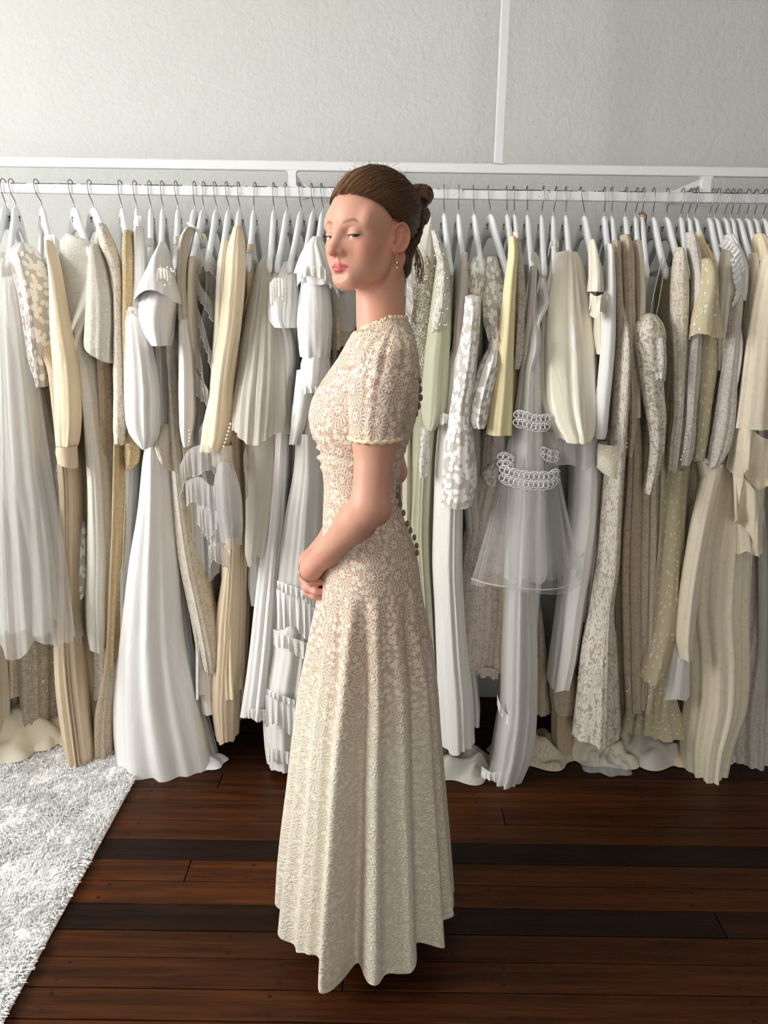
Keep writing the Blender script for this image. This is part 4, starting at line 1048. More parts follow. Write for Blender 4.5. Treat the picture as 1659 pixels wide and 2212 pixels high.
d = Dress('organza_dress', 1021, 1024, 1042, 'sheer organza dress scattered with white leaf applique, long wide sleeve', 'leaf applique organza dress', 'leaf', bodymat='chiffon',
          body=[(800, 990, 1040), (1000, 985, 1040), (1200, 1000, 1040)], Y=2.38, b=.13, b2=.13)
d.loft('shoulder', [(556, 1022, 1048), (580, 1012, 1050), (640, 1006, 1042), (700, 1000, 1036)], 'leaf', Y=2.32, Y2=2.24, b=.03, b2=.06, folds=6, amp=(.003, .005))
d.loft('sleeve', [(640, 1004, 1038), (720, 997, 1036), (800, 986, 1030), (900, 970, 1018), (960, 962, 1024), (1030, 954, 1028), (1092, 951, 1016)], 'leaf', Y=2.16, b=.045, folds=6, amp=(.002, .006))

d = Dress('applique_dress', 1053, 1059, 1096, 'ivory dress with petal applique double puff sleeve gathered by a satin band', 'petal applique double-puff dress', 'leaf', bodymat='lace_pink',
          body=[(900, 1040, 1085), (1000, 1030, 1085), (1100, 1010, 1076), (1200, 994, 1082), (1300, 980, 1086), (1400, 963, 1082), (1432, 963, 1074)], Y=2.33, b=.10, b2=.08, folds=7, amp=(.002, .008), hem=(.015, 60))
d.loft('puff_sleeve', [(556, 1050, 1072), (590, 1042, 1083), (640, 1040, 1088), (690, 1043, 1089), (720, 1052, 1086), (736, 1057, 1080)], 'leaf', Y=2.31, Y2=2.19, b=.02, b2=.05, folds=8, amp=(.003, .007))
d.loft('satin_band', [(734, 1056, 1081), (746, 1056, 1082), (756, 1056, 1080)], 'ivory', Y=2.178, b=.032, folds=2, amp=(.0005, .0005), cap=False)
d.loft('lower_puff', [(752, 1056, 1080), (780, 1040, 1080), (820, 1026, 1072), (870, 1013, 1062), (905, 1010, 1056), (922, 1018, 1050)], 'leaf', Y=2.17, b=.045, folds=10, amp=(.004, .010))
d.ruffle('black_lace_hem', [(1028, 1436, 2.27), (1050, 1442, 2.25), (1076, 1446, 2.27)], 'lace_lilac', width=.035, waves=5, amp=.008)

d = Dress('crepe_dress', 1093, 1095, 1113, 'butter yellow crepe dress with plain straight wide sleeve', 'butter yellow crepe dress', 'yellow', body=[(800, 1085, 1110), (1100, 1080, 1106), (1300, 1072, 1094), (1460, 1072, 1092)], Y=2.38, b=.13, b2=.10)
d.loft('sleeve', [(512, 1099, 1114), (550, 1098, 1118), (600, 1091, 1116), (700, 1079, 1111), (800, 1066, 1108), (870, 1058, 1108), (938, 1051, 1108)], 'yellow', Y=2.165, b=.035, folds=4, amp=(.001, .004))

d = Dress('lace_dress', 1108, 1111, 1125, 'ivory dress with narrow openwork lace sleeve next to the butter yellow one', 'narrow lace sleeve beside the butter yellow dress', 'lace_ivory', hem_y=1400, Y=2.44)
d.loft('sleeve', [(500, 1110, 1121), (560, 1113, 1130), (640, 1118, 1134), (700, 1116, 1134), (760, 1112, 1131), (796, 1110, 1122)], 'lace', Y=2.19, b=.022, folds=3, hem=(.008, 90))

d = Dress('satin_dress', 1137, 1139, 1150, 'lilac grey satin dress with a lace-edged shoulder and long white chiffon veil skirt', 'lilac grey satin dress', 'lilac', bodymat='white_chiffon',
          body=[(800, 1118, 1150), (1000, 1110, 1150), (1280, 1094, 1152), (1400, 1086, 1156), (1500, 1080, 1152), (1600, 1062, 1142), (1672, 1048, 1112)], Y=2.25, b=.10, b2=.10, folds=8, amp=(.002, .014))
d.loft('sleeve', [(575, 1146, 1160), (640, 1140, 1158), (700, 1133, 1156), (800, 1121, 1146), (900, 1110, 1132)], 'lilac', Y=2.21, b=.025, folds=3)
d.ruffle('shoulder_lace', [(1148, 540, 2.22), (1160, 548, 2.2), (1168, 580, 2.2), (1160, 620, 2.2)], 'lace_open', width=.03, waves=5, amp=.006)
d.ruffle('veil_lace', [(1040, 1655, 2.20), (1062, 1668, 2.17), (1090, 1660, 2.17), (1108, 1630, 2.19)], 'lace_open', width=.035, waves=7, amp=.008)
d.ruffle('veil_lace_fold', [(1074, 1500, 2.19), (1084, 1530, 2.18), (1100, 1548, 2.18), (1120, 1568, 2.19)], 'lace_open', width=.03, waves=5, amp=.008)

d = Dress('tiered_tulle_dress', 1173, 1170, 1176, 'short white tulle dress with three scrolled lace bands over a white lining', 'tulle dress with scrolled lace bands', 'tulle_open', bodymat='white_matte',
          body=[(700, 1142, 1162), (850, 1126, 1164), (1000, 1120, 1172), (1100, 1112, 1180), (1200, 1100, 1186), (1242, 1096, 1186)], Y=2.24, b=.07, b2=.07, folds=3, amp=(.001, .004))
d.loft('tulle_overskirt', [(800, 1126, 1164), (900, 1108, 1184), (1000, 1086, 1202), (1100, 1062, 1224), (1200, 1036, 1250), (1252, 1020, 1262)], 'tulle_open', Y=2.20, b=.06, b2=.11, folds=11, amp=(.002, .014), hem=(.012, 16), cap=False)
d.loft('tulle_layer', [(820, 1124, 1162), (950, 1102, 1184), (1100, 1074, 1210), (1230, 1056, 1226)], 'tulle_open', Y=2.22, b=.05, b2=.08, folds=9, amp=(.002, .012), hem=(.012, 20), cap=False)
d.band('lace_band', [(1114, 904, 2.135), (1132, 906, 2.13), (1158, 914, 2.13), (1184, 912, 2.135)], .042, 'white', curls=8)
d.band('lace_band', [(1083, 1022, 2.125), (1110, 1032, 2.115), (1150, 1038, 2.115), (1180, 1038, 2.118), (1202, 1030, 2.125)], .046, 'white', curls=12)
d.band('lace_band', [(1080, 994, 2.15), (1092, 994, 2.145), (1104, 1000, 2.145)], .04, 'white', curls=3)
d.band('lace_band', [(1172, 976, 2.16), (1186, 984, 2.155), (1202, 986, 2.16)], .03, 'white', curls=3)
P = np.array([at(*p) for p in [(1018, 1250, 2.14), (1060, 1262, 2.10), (1110, 1270, 2.09), (1170, 1274, 2.09), (1222, 1268, 2.12), (1262, 1195, 2.2)]])
mesh_obj('horsehair_hem', *tube_vf(np.stack([pchip(np.arange(6), P[:, i], np.linspace(0, 5, 40)) for i in range(3)], 1), .0016, 5), M['edge'], d.o)
d.loft('chiffon_sleeve', [(930, 1060, 1090), (980, 1052, 1092), (1020, 1050, 1085)], 'white_chiffon', Y=2.26, b=.03, folds=4)
d.loft('lace_bell', [(995, 1064, 1082), (1025, 1040, 1080), (1048, 1052, 1072)], 'lace_open', Y=2.24, b=.025, folds=3, hem=(.006, 80))

Dress('crepe_dress', 1200, 1195, 1198, 'white crepe dress with lace garter looped on its bare hanger', 'white crepe dress with a lace garter', 'white_matte', hem_y=1380, Y=2.50)
d = Dress('satin_gown', 1221, 1222, 1234, 'ivory silk gown with enormous balloon puff sleeve', 'ivory silk balloon-sleeve gown', 'ivory', bodymat='white',
          body=[(960, 1232, 1290), (1100, 1226, 1286), (1200, 1212, 1276), (1300, 1200, 1258), (1400, 1189, 1246), (1470, 1182, 1232)], Y=2.285, b=.08, b2=.07, folds=4, amp=(.001, .004))
d.loft('balloon_sleeve', [(545, 1205, 1246), (570, 1190, 1258), (620, 1178, 1268), (700, 1166, 1280), (780, 1160, 1286), (850, 1162, 1286), (900, 1174, 1282), (935, 1196, 1272), (948, 1206, 1262)], 'ivory', Y=2.30, Y2=2.16, b=.03, b2=.09, folds=5, amp=(.004, .008), gather=[(.98, .004, .1)])
d.loft('organza_flounce', [(930, 1180, 1285), (965, 1172, 1290), (1000, 1186, 1284)], 'tulle', Y=2.22, b=.06, folds=10, amp=(.004, .01), hem=(.01, 30), cap=False)

d = Dress('satin_dress', 1253, 1262, 1288, 'ivory satin dress with rolled tubular sleeve end', 'ivory satin dress with rolled sleeve end', 'ivory', bodymat='lilac',
          body=[(800, 1290, 1322), (1030, 1258, 1312), (1200, 1256, 1302), (1300, 1246, 1296), (1450, 1232, 1276)], Y=2.37, b=.09, b2=.09)
d.loft('sleeve', [(518, 1273, 1284), (560, 1272, 1294), (600, 1271, 1301), (630, 1271, 1303)], 'ivory', Y=2.16, b=.03, folds=4)
d.ruffle('rolled_end', [(1274, 632, 2.15), (1288, 640, 2.12), (1300, 636, 2.12), (1310, 630, 2.15)], 'ivory', width=.05, waves=2, amp=.022, na=40)
d.loft('satin_fall', [(660, 1284, 1304), (700, 1285, 1308), (765, 1286, 1306)], 'ivory', Y=2.19, b=.03, folds=3)

d = Dress('crepe_dress', 1304, 1305, 1320, 'bright white crepe dress with long plain tubular sleeve', 'bright white tubular-sleeve dress', 'white_matte', hem_y=1300, Y=2.46)
d.loft('sleeve', [(528, 1309, 1324), (560, 1308, 1326), (620, 1307, 1329), (700, 1301, 1328), (800, 1293, 1322), (880, 1287, 1316), (935, 1283, 1312), (946, 1284, 1308)], 'white_matte', Y=2.16, b=.028, folds=3, amp=(.0005, .002))

d = Dress('lace_dress', 1320, 1321, 1335, 'beige lace dress with embossed ivory cuff and flared white lace skirt', 'beige lace dress with embossed cuff', 'lace_beige', bodymat='lace_big',
          body=[(1040, 1305, 1342), (1200, 1290, 1332), (1300, 1272, 1318), (1400, 1252, 1326), (1500, 1244, 1332), (1584, 1237, 1338)], Y=2.22, b=.08, b2=.08, folds=6, amp=(.002, .010))
d.loft('sleeve', [(520, 1322, 1338), (600, 1326, 1341), (700, 1327, 1346), (800, 1324, 1349), (900, 1320, 1352), (968, 1318, 1350)], 'lace_beige', Y=2.20, b=.03, folds=4)
d.loft('cuff', [(958, 1292, 1350), (975, 1289, 1351), (1010, 1290, 1346), (1028, 1300, 1338, 14)], 'brocade', Y=2.18, b=.035, folds=2, amp=(.0005, .001), cap=False)

d = Dress('lace_dress', 1352, 1350, 1365, 'beige lace dress with tiny covered buttons along the sleeve', 'beige lace dress with buttoned sleeve', 'lace_beige',
          body=[(1000, 1336, 1372), (1200, 1322, 1370), (1400, 1320, 1372), (1500, 1330, 1370)], Y=2.34, b=.12, b2=.12, amp=(.004, .012))
d.loft('sleeve', [(508, 1342, 1360), (560, 1340, 1370), (650, 1344, 1371), (800, 1348, 1372), (900, 1352, 1371), (984, 1350, 1362)], 'lace_beige', Y=2.21, b=.03, folds=4)
d.beads('button', [(1353, 930 + 9 * k_, 2.175) for k_ in range(5)], .0042, 'ivory')

d = Dress('lace_dress', 1375, 1372, 1383, 'oatmeal dress with gathered plain sleeve and dense lace skirt', 'oatmeal dress with gathered sleeve', 'ivory_matte', bodymat='lace_ivory',
          body=[(900, 1372, 1402), (1000, 1366, 1402), (1200, 1362, 1410), (1350, 1364, 1398), (1450, 1360, 1394), (1500, 1356, 1380)], Y=2.33, b=.12, b2=.12, amp=(.004, .012))
d.loft('sleeve', [(520, 1366, 1384), (560, 1369, 1388), (650, 1371, 1392), (720, 1366, 1386), (800, 1362, 1382), (900, 1364, 1384)], 'ivory_matte', Y=2.22, b=.03, folds=4)

d = Dress('crepe_dress', 1389, 1386, 1397, 'ivory crepe dress marked by a copper ribbon round its hanger neck', 'dress marked by a copper ribbon', 'ivory_matte', hem_y=1400, Y=2.50)
for pth in ([(1381, 462, 2.44), (1389, 459, 2.425), (1396, 466, 2.43), (1393, 490, 2.44)], [(1380, 494, 2.41), (1387, 492, 2.405), (1394, 499, 2.41), (1389, 507, 2.415)]):
    mesh_obj('copper_ribbon', *tube_vf(np.array([at(*p) for p in pth]), .0035, 6), M['brown'], d.o)

d = Dress('lace_dress', 1411, 1410, 1439, 'strappy cream lace dress slumped low on thin ribbon loops', 'slumped strappy cream lace dress', 'lace_ivory',
          body=[(900, 1398, 1424), (1000, 1392, 1424), (1100, 1392, 1420), (1250, 1382, 1420), (1400, 1372, 1408), (1470, 1366, 1396)], Y=2.31, b=.09, b2=.09, top=.30, amp=(.003, .01))
for pth in ([(1430, 558, 2.27), (1420, 600, 2.27), (1408, 655, 2.27), (1405, 690, 2.27)], [(1437, 562, 2.26), (1432, 600, 2.26), (1422, 660, 2.26), (1416, 685, 2.26)]):
    mesh_obj('ribbon_strap', *tube_vf(np.array([at(*p) for p in pth]), .002, 5), M['ivory'], d.o)
d.loft('bodice', [(680, 1388, 1416), (700, 1376, 1430), (725, 1370, 1436), (760, 1372, 1432), (800, 1386, 1430)], 'lace_big', Y=2.17, b=.045, folds=5, amp=(.003, .006))
d.loft('sleeve', [(740, 1371, 1404), (800, 1378, 1430), (850, 1386, 1434), (900, 1396, 1438), (960, 1404, 1434), (1010, 1400, 1424), (1064, 1393, 1402)], 'lace_big', Y=2.16, b=.03, folds=4, amp=(.002, .005))
d.loft('sleeve_flap', [(730, 1410, 1436), (780, 1412, 1437), (820, 1416, 1434)], 'lace_open', Y=2.14, b=.02, folds=3, hem=(.006, 70))

d = Dress('lace_dress', 1441, 1439, 1476, 'cream net dress with torn-edged white lace sleeve', 'cream net dress with torn lace sleeve', 'lace_ivory',
          body=[(900, 1425, 1456), (1000, 1420, 1450), (1150, 1414, 1440), (1300, 1402, 1430), (1400, 1396, 1424)], Y=2.30, b=.09, b2=.08, amp=(.003, .01), hem=(.015, 60))
d.loft('sleeve', [(536, 1459, 1476), (580, 1452, 1484), (640, 1448, 1487), (720, 1450, 1484), (800, 1452, 1478), (900, 1450, 1470), (960, 1442, 1464), (1014, 1440, 1456)], 'lace', Y=2.19, b=.03, folds=5, amp=(.002, .005), hem=(.006, 90))

Dress('slip_dress', 1474, 1470, 1488, 'beige slip dress under a long low-hanging bare hanger tip', 'beige slip dress on the low bare hanger', 'lace_beige', hem_y=1500, Y=2.46)

d = Dress('lace_dress', 1491, 1486, 1510, 'pale dress with speckled lace sleeve ending in a beaded fringe cuff', 'pale dress with beaded fringe cuff', 'lace_lilac', bodymat='lace_ivory',
          body=[(900, 1466, 1496), (1010, 1460, 1500), (1100, 1462, 1494), (1250, 1464, 1486)], Y=2.36, b=.11, b2=.10)
d.loft('sleeve', [(502, 1484, 1500), (550, 1488, 1512), (600, 1497, 1516), (700, 1494, 1513), (800, 1483, 1510), (900, 1478, 1498), (960, 1470, 1494), (1002, 1466, 1482)], 'lace_lilac', Y=2.18, b=.028, folds=4)
d.beads('bead', [(1492 - 1.7 * k_ + 2 * math.sin(k_), 905 + 8 * k_, 2.15) for k_ in range(12)], .003)

d = Dress('yellow_net_dress', 1505, 1500, 1534, 'sheer pale yellow net dress with pearl sprays and scalloped cape sleeve', 'sheer pale yellow pearl-sprayed dress', 'sprig',
          body=[(800, 1498, 1548), (900, 1470, 1520), (1000, 1432, 1476), (1200, 1410, 1466), (1300, 1404, 1462), (1400, 1386, 1452), (1480, 1356, 1448), (1560, 1337, 1470)], Y=2.34, b=.10, b2=.12, folds=9, amp=(.003, .014), hem=(.018, 22))
d.loft('shoulder', [(502, 1504, 1514), (525, 1504, 1520), (560, 1516, 1540), (590, 1518, 1546)], 'yellow', Y=2.22, b=.03, folds=3)
d.loft('cape_sleeve', [(560, 1516, 1540), (620, 1512, 1546), (680, 1496, 1546), (724, 1487, 1556)], 'sprig', Y=2.15, b=.045, folds=5, amp=(.002, .006), hem=(.014, 24))
d.loft('upper_tier', [(1010, 1432, 1474), (1180, 1412, 1464), (1300, 1400, 1460), (1380, 1384, 1450), (1452, 1368, 1432)], 'sprig', Y=2.26, b=.05, b2=.07, folds=7, amp=(.002, .010), hem=(.012, 24), cap=False)
d.loft('hanging_sleeve', [(690, 1516, 1544), (780, 1508, 1548), (880, 1502, 1534), (960, 1494, 1522), (992, 1490, 1516)], 'sprig', Y=2.20, b=.03, folds=4, hem=(.008, 40))
for cx0, cy0, Yb in ((1522, 640, 2.095), (1510, 668, 2.09), (1404, 1400, 2.18), (1352, 1480, 2.2), (1400, 1490, 2.19), (1420, 1430, 2.18)):
    d.beads('pearl', [(cx0 + 9 * math.cos(a), cy0 + 14 * math.sin(a), Yb) for a in np.linspace(-1.2, 1.4, 8)], .0024)

Dress('satin_dress', 1539, 1531, 1562, 'cream satin dress behind a hook-ended bare hanger near the right', 'cream satin dress on the hook-ended hanger', 'cream', body=[(800, 1540, 1566), (1000, 1530, 1560), (1250, 1510, 1540)], Y=2.46, b=.12, b2=.12)

d = Dress('satin_dress', 1551, 1544, 1582, 'smooth champagne ivory satin dress beside the frilled lace shoulder', 'smooth champagne ivory satin dress', 'ivory', bodymat='cool',
          body=[(1000, 1508, 1530), (1050, 1500, 1522), (1200, 1478, 1510), (1300, 1460, 1492), (1400, 1440, 1492), (1492, 1426, 1492)], Y=2.265, b=.08, b2=.06, folds=4, amp=(.001, .005))
d.loft('sleeve', [(538, 1562, 1574), (580, 1554, 1590), (640, 1548, 1588), (720, 1545, 1580), (800, 1546, 1572)], 'ivory', Y=2.22, b=.035, folds=4)
d.beads('pompom', [(1427 + 5.6 * k_, 1497 + .3 * k_, 2.235) for k_ in range(11)], .0042, 'white_matte')

d = Dress('lace_dress', 1570, 1564, 1600, 'white lace dress with crumpled frill running over its shoulder', 'white lace dress with frilled shoulder', 'lace_lilac', body=[(900, 1545, 1590), (1100, 1530, 1570), (1300, 1525, 1560)], Y=2.40, b=.12, b2=.12)
d.loft('shoulder', [(508, 1566, 1584), (540, 1572, 1600), (580, 1586, 1612), (650, 1586, 1604)], 'white_matte', Y=2.20, b=.03, folds=5, amp=(.004, .005))
for k_, pth in enumerate(([(1566, 515, 2.19), (1584, 524, 2.17), (1600, 544, 2.16), (1610, 580, 2.16)], [(1590, 545, 2.17), (1598, 580, 2.155), (1602, 612, 2.155), (1596, 650, 2.16)])):
    d.ruffle('frill', pth, 'white_matte', width=.03, waves=9, amp=.010, down=(-.5, 0, -.6))
d.loft('sleeve', [(640, 1584, 1602), (700, 1573, 1597), (800, 1560, 1592), (900, 1546, 1588), (960, 1534, 1574), (1006, 1526, 1546)], 'lace_lilac', Y=2.18, b=.03, folds=4, hem=(.004, 80))
d.loft('satin_cuff', [(990, 1504, 1532), (1020, 1512, 1542), (1058, 1530, 1540)], 'ivory', Y=2.2, b=.025, folds=3)

Dress('crepe_dress', 1582, 1579, 1606, 'oatmeal crepe dress tucked behind the frilled lace shoulder', 'oatmeal crepe dress behind the frilled shoulder', 'tan', hem_y=1450, Y=2.48)

d = Dress('blossom_print_gown', 1596, 1593, 1636, 'ivory blossom-print gown with draped handkerchief ruffles and long folded skirt', 'ivory blossom-print handkerchief gown', 'print_ivory',
          body=[(900, 1560, 1620), (1000, 1524, 1610), (1100, 1502, 1612), (1200, 1482, 1612), (1300, 1472, 1606), (1400, 1480, 1602), (1500, 1478, 1594), (1600, 1468, 1560), (1655, 1472, 1548)], Y=2.31, b=.10, b2=.11, folds=9, amp=(.003, .018))
d.loft('sleeve', [(548, 1620, 1640), (600, 1617, 1640), (700, 1606, 1632), (800, 1596, 1624), (950, 1580, 1612)], 'print_ivory', Y=2.21, b=.03, folds=4)
d.loft('side_fold', [(1000, 1524, 1560), (1150, 1490, 1530), (1300, 1466, 1504), (1375, 1462, 1496), (1420, 1470, 1492)], 'print_ivory', Y=2.20, b=.03, folds=4, amp=(.002, .006), cap=False)
d.ruffle('handkerchief_ruffle', [(1590, 912, 2.17), (1616, 922, 2.13), (1650, 946, 2.13), (1672, 950, 2.15)], 'print_ivory', width=.13, waves=1.6, amp=.045, na=90)
d.ruffle('handkerchief_ruffle', [(1582, 1010, 2.17), (1606, 1030, 2.13), (1630, 1060, 2.12), (1640, 1090, 2.14)], 'print_ivory', width=.14, waves=1.5, amp=.04, na=90)
d.loft('ruffle_fall', [(960, 1588, 1655), (1050, 1592, 1650), (1130, 1590, 1640), (1186, 1594, 1640)], 'print_ivory', Y=2.19, b=.04, folds=4, amp=(.004, .016), hem=(.02, 18), cap=False)
d.pool('train', 1520, 1632, .10, .07, .04, seed=31, ridges=5)

d = Dress('lace_gown', 1616, 1612, 1652, 'lilac tinged lace gown at the far right with trailing lace train', 'lilac tinged lace gown at the far right', 'lace_lilac',
          body=[(1100, 1600, 1660), (1300, 1590, 1665), (1400, 1572, 1668), (1500, 1552, 1668), (1600, 1548, 1672), (1650, 1550, 1672)], Y=2.40, b=.10, b2=.12, amp=(.004, .016), hem=(.02, 30))
d.pool('train', 1592, 1622, .11, .08, .05, seed=33, ridges=5)
d = Dress('satin_dress', 1632, 1629, 1664, 'butter ivory silk dress with knotted shoulder at the far right', 'butter ivory dress with knotted shoulder', 'cream', hem_y=1450, Y=2.46)
d.loft('shoulder', [(506, 1630, 1650), (530, 1626, 1668), (565, 1632, 1680)], 'cream', Y=2.2, b=.035, folds=5, amp=(.003, .006))
d = Dress('blossom_print_dress', 1652, 1648, 1690, 'ivory blossom-print dress with wide flat sleeve at the right edge', 'blossom-print dress at the right edge', 'print_ivory', hem_y=1500, Y=2.44)
d.loft('sleeve', [(550, 1650, 1676), (650, 1628, 1690), (750, 1612, 1690), (850, 1602, 1690), (925, 1592, 1690)], 'print_ivory', Y=2.16, b=.04, folds=4, amp=(.002, .008))
for i, (hk, ref) in enumerate(((1674, 'white crepe dress just past the right edge'),)):
    d = Dress('crepe_dress', hk, hk, hk + 24, 'white crepe dress with frilled front just past the right edge', ref, 'white_matte', body=[(800, 1650, 1690), (1200, 1642, 1690), (1490, 1634, 1690)], Y=2.30, b=.1, b2=.1)
    d.ruffle('front_frill', [(1652, 980, 2.2), (1646, 1040, 2.18), (1652, 1120, 2.18)], 'white_matte', width=.04, waves=4, amp=.02)

# scraps of ribbon wound round bare hanger arms, part of the dress they hold
def wrap(lbl, px, py, mat='ivory', Y=2.285, hgt=9, wid=6.5):
    o = next(q_ for q_ in SC.objects if q_.get('label') == lbl)
    loft('ribbon_wrap', o, mat, [(py - hgt, px - wid, px + wid), (py, px - wid - .5, px + wid + .5), (py + hgt, px - wid, px + wid)], Y=Y, b=.016, folds=3, amp=(.0006, .0008), cap=False)
wrap('plain white slip dress whose hanger end pokes out before the beaded hood', 324, 524)
wrap('slim white lace sheath dress with scalloped hem over a white lining', 381, 520)
wrap('champagne slip dress with dark beaded edge and bare hanger end', 541, 537, 'champ')
_g = next(q_ for q_ in SC.objects if q_.get('label') == 'white crepe dress with lace garter looped on its bare hanger')
ruffle('lace_garter', _g, 'lace_trim', [(1184, 545, 2.27), (1188, 524, 2.25), (1200, 516, 2.24), (1208, 526, 2.25), (1204, 540, 2.26)], width=.018, waves=7, amp=.008)
# trains and underskirts heaped on the floor to the right belong to the long gowns there
def heap(name, label, mat, px, py, rx, ry, h, seed, ridges=6):
    c = on_floor(px, py); o = pool(name, None, mat, c, rx, ry, h, seed=seed, ridges=ridges)
    return tag(o, label, 'fabric train', 'trains heaped on the floor')
def hanging_end(name, label, mat, trace, **kw):
    o = loft(name, None, mat, trace, **kw); return tag(o, label, 'fabric train', 'trains heaped on the floor')
heap('lace_train', 'cream lace-edged train heaped on the floor below the sprigged net', 'lace_ivory', 1160, 1625, .15, .10, .06, 41, 5)
heap('satin_train', 'ivory satin train spread below the flared white lace skirt', 'ivory_matte', 1290, 1625, .16, .10, .08, 42, 5)
heap('tulle_train', 'white tulle tuft spilling onto the boards below the satin train', 'tulle', 1305, 1650, .08, .08, .04, 43, 7)
heap('satin_underskirt', 'pale grey satin underskirt heap below the yellow net hem', 'lilac', 1410, 1625, .15, .10, .10, 44, 5)
heap('satin_train', 'cream satin train corner under the blossom-print gown', 'cream', 1480, 1640, .08, .06, .05, 45, 4)
hanging_end('lace_hem', 'sheer sprigged net skirt end behind the white veil skirt', 'lace_beige', [(1290, 1148, 1165), (1400, 1146, 1180), (1530, 1142, 1192)], Y=2.44, b=.06, folds=6, amp=(.003, .01))
hanging_end('skirt_end', 'taupe bagged skirt end right of the veil skirt', 'tan', [(1480, 1196, 1232), (1560, 1190, 1236), (1620, 1192, 1236), (1634, 1204, 1226)], Y=2.36, b=.05, folds=5, amp=(.002, .008))
hanging_end('lace_hem', 'beige frayed lace skirt end above the taupe bag', 'lace_beige', [(1440, 1188, 1240), (1500, 1186, 1250), (1530, 1190, 1240)], Y=2.34, b=.05, folds=5, hem=(.01, 60))

# ================================================================== THE WOMAN
BY = 1.57                                             # distance of her centre line
PHI = math.radians(41)                                # head turned from the camera towards image-left
HO = at(800, 523, BY)                                 # between the ears
HT = math.radians(-2.0)                               # head pitch (chin down negative)
_f = np.array([-math.sin(PHI), -math.cos(PHI), 0.0]); _l = np.array([math.cos(PHI), -math.sin(PHI), 0.0]); _u = np.array([0, 0, 1.0])
HF = _f * math.cos(HT) + _u * math.sin(HT); HU = _u * math.cos(HT) - _f * math.sin(HT); HL = _l
def hw(F, L, U): return HO + F * HF + L * HL + U * HU  # head to world

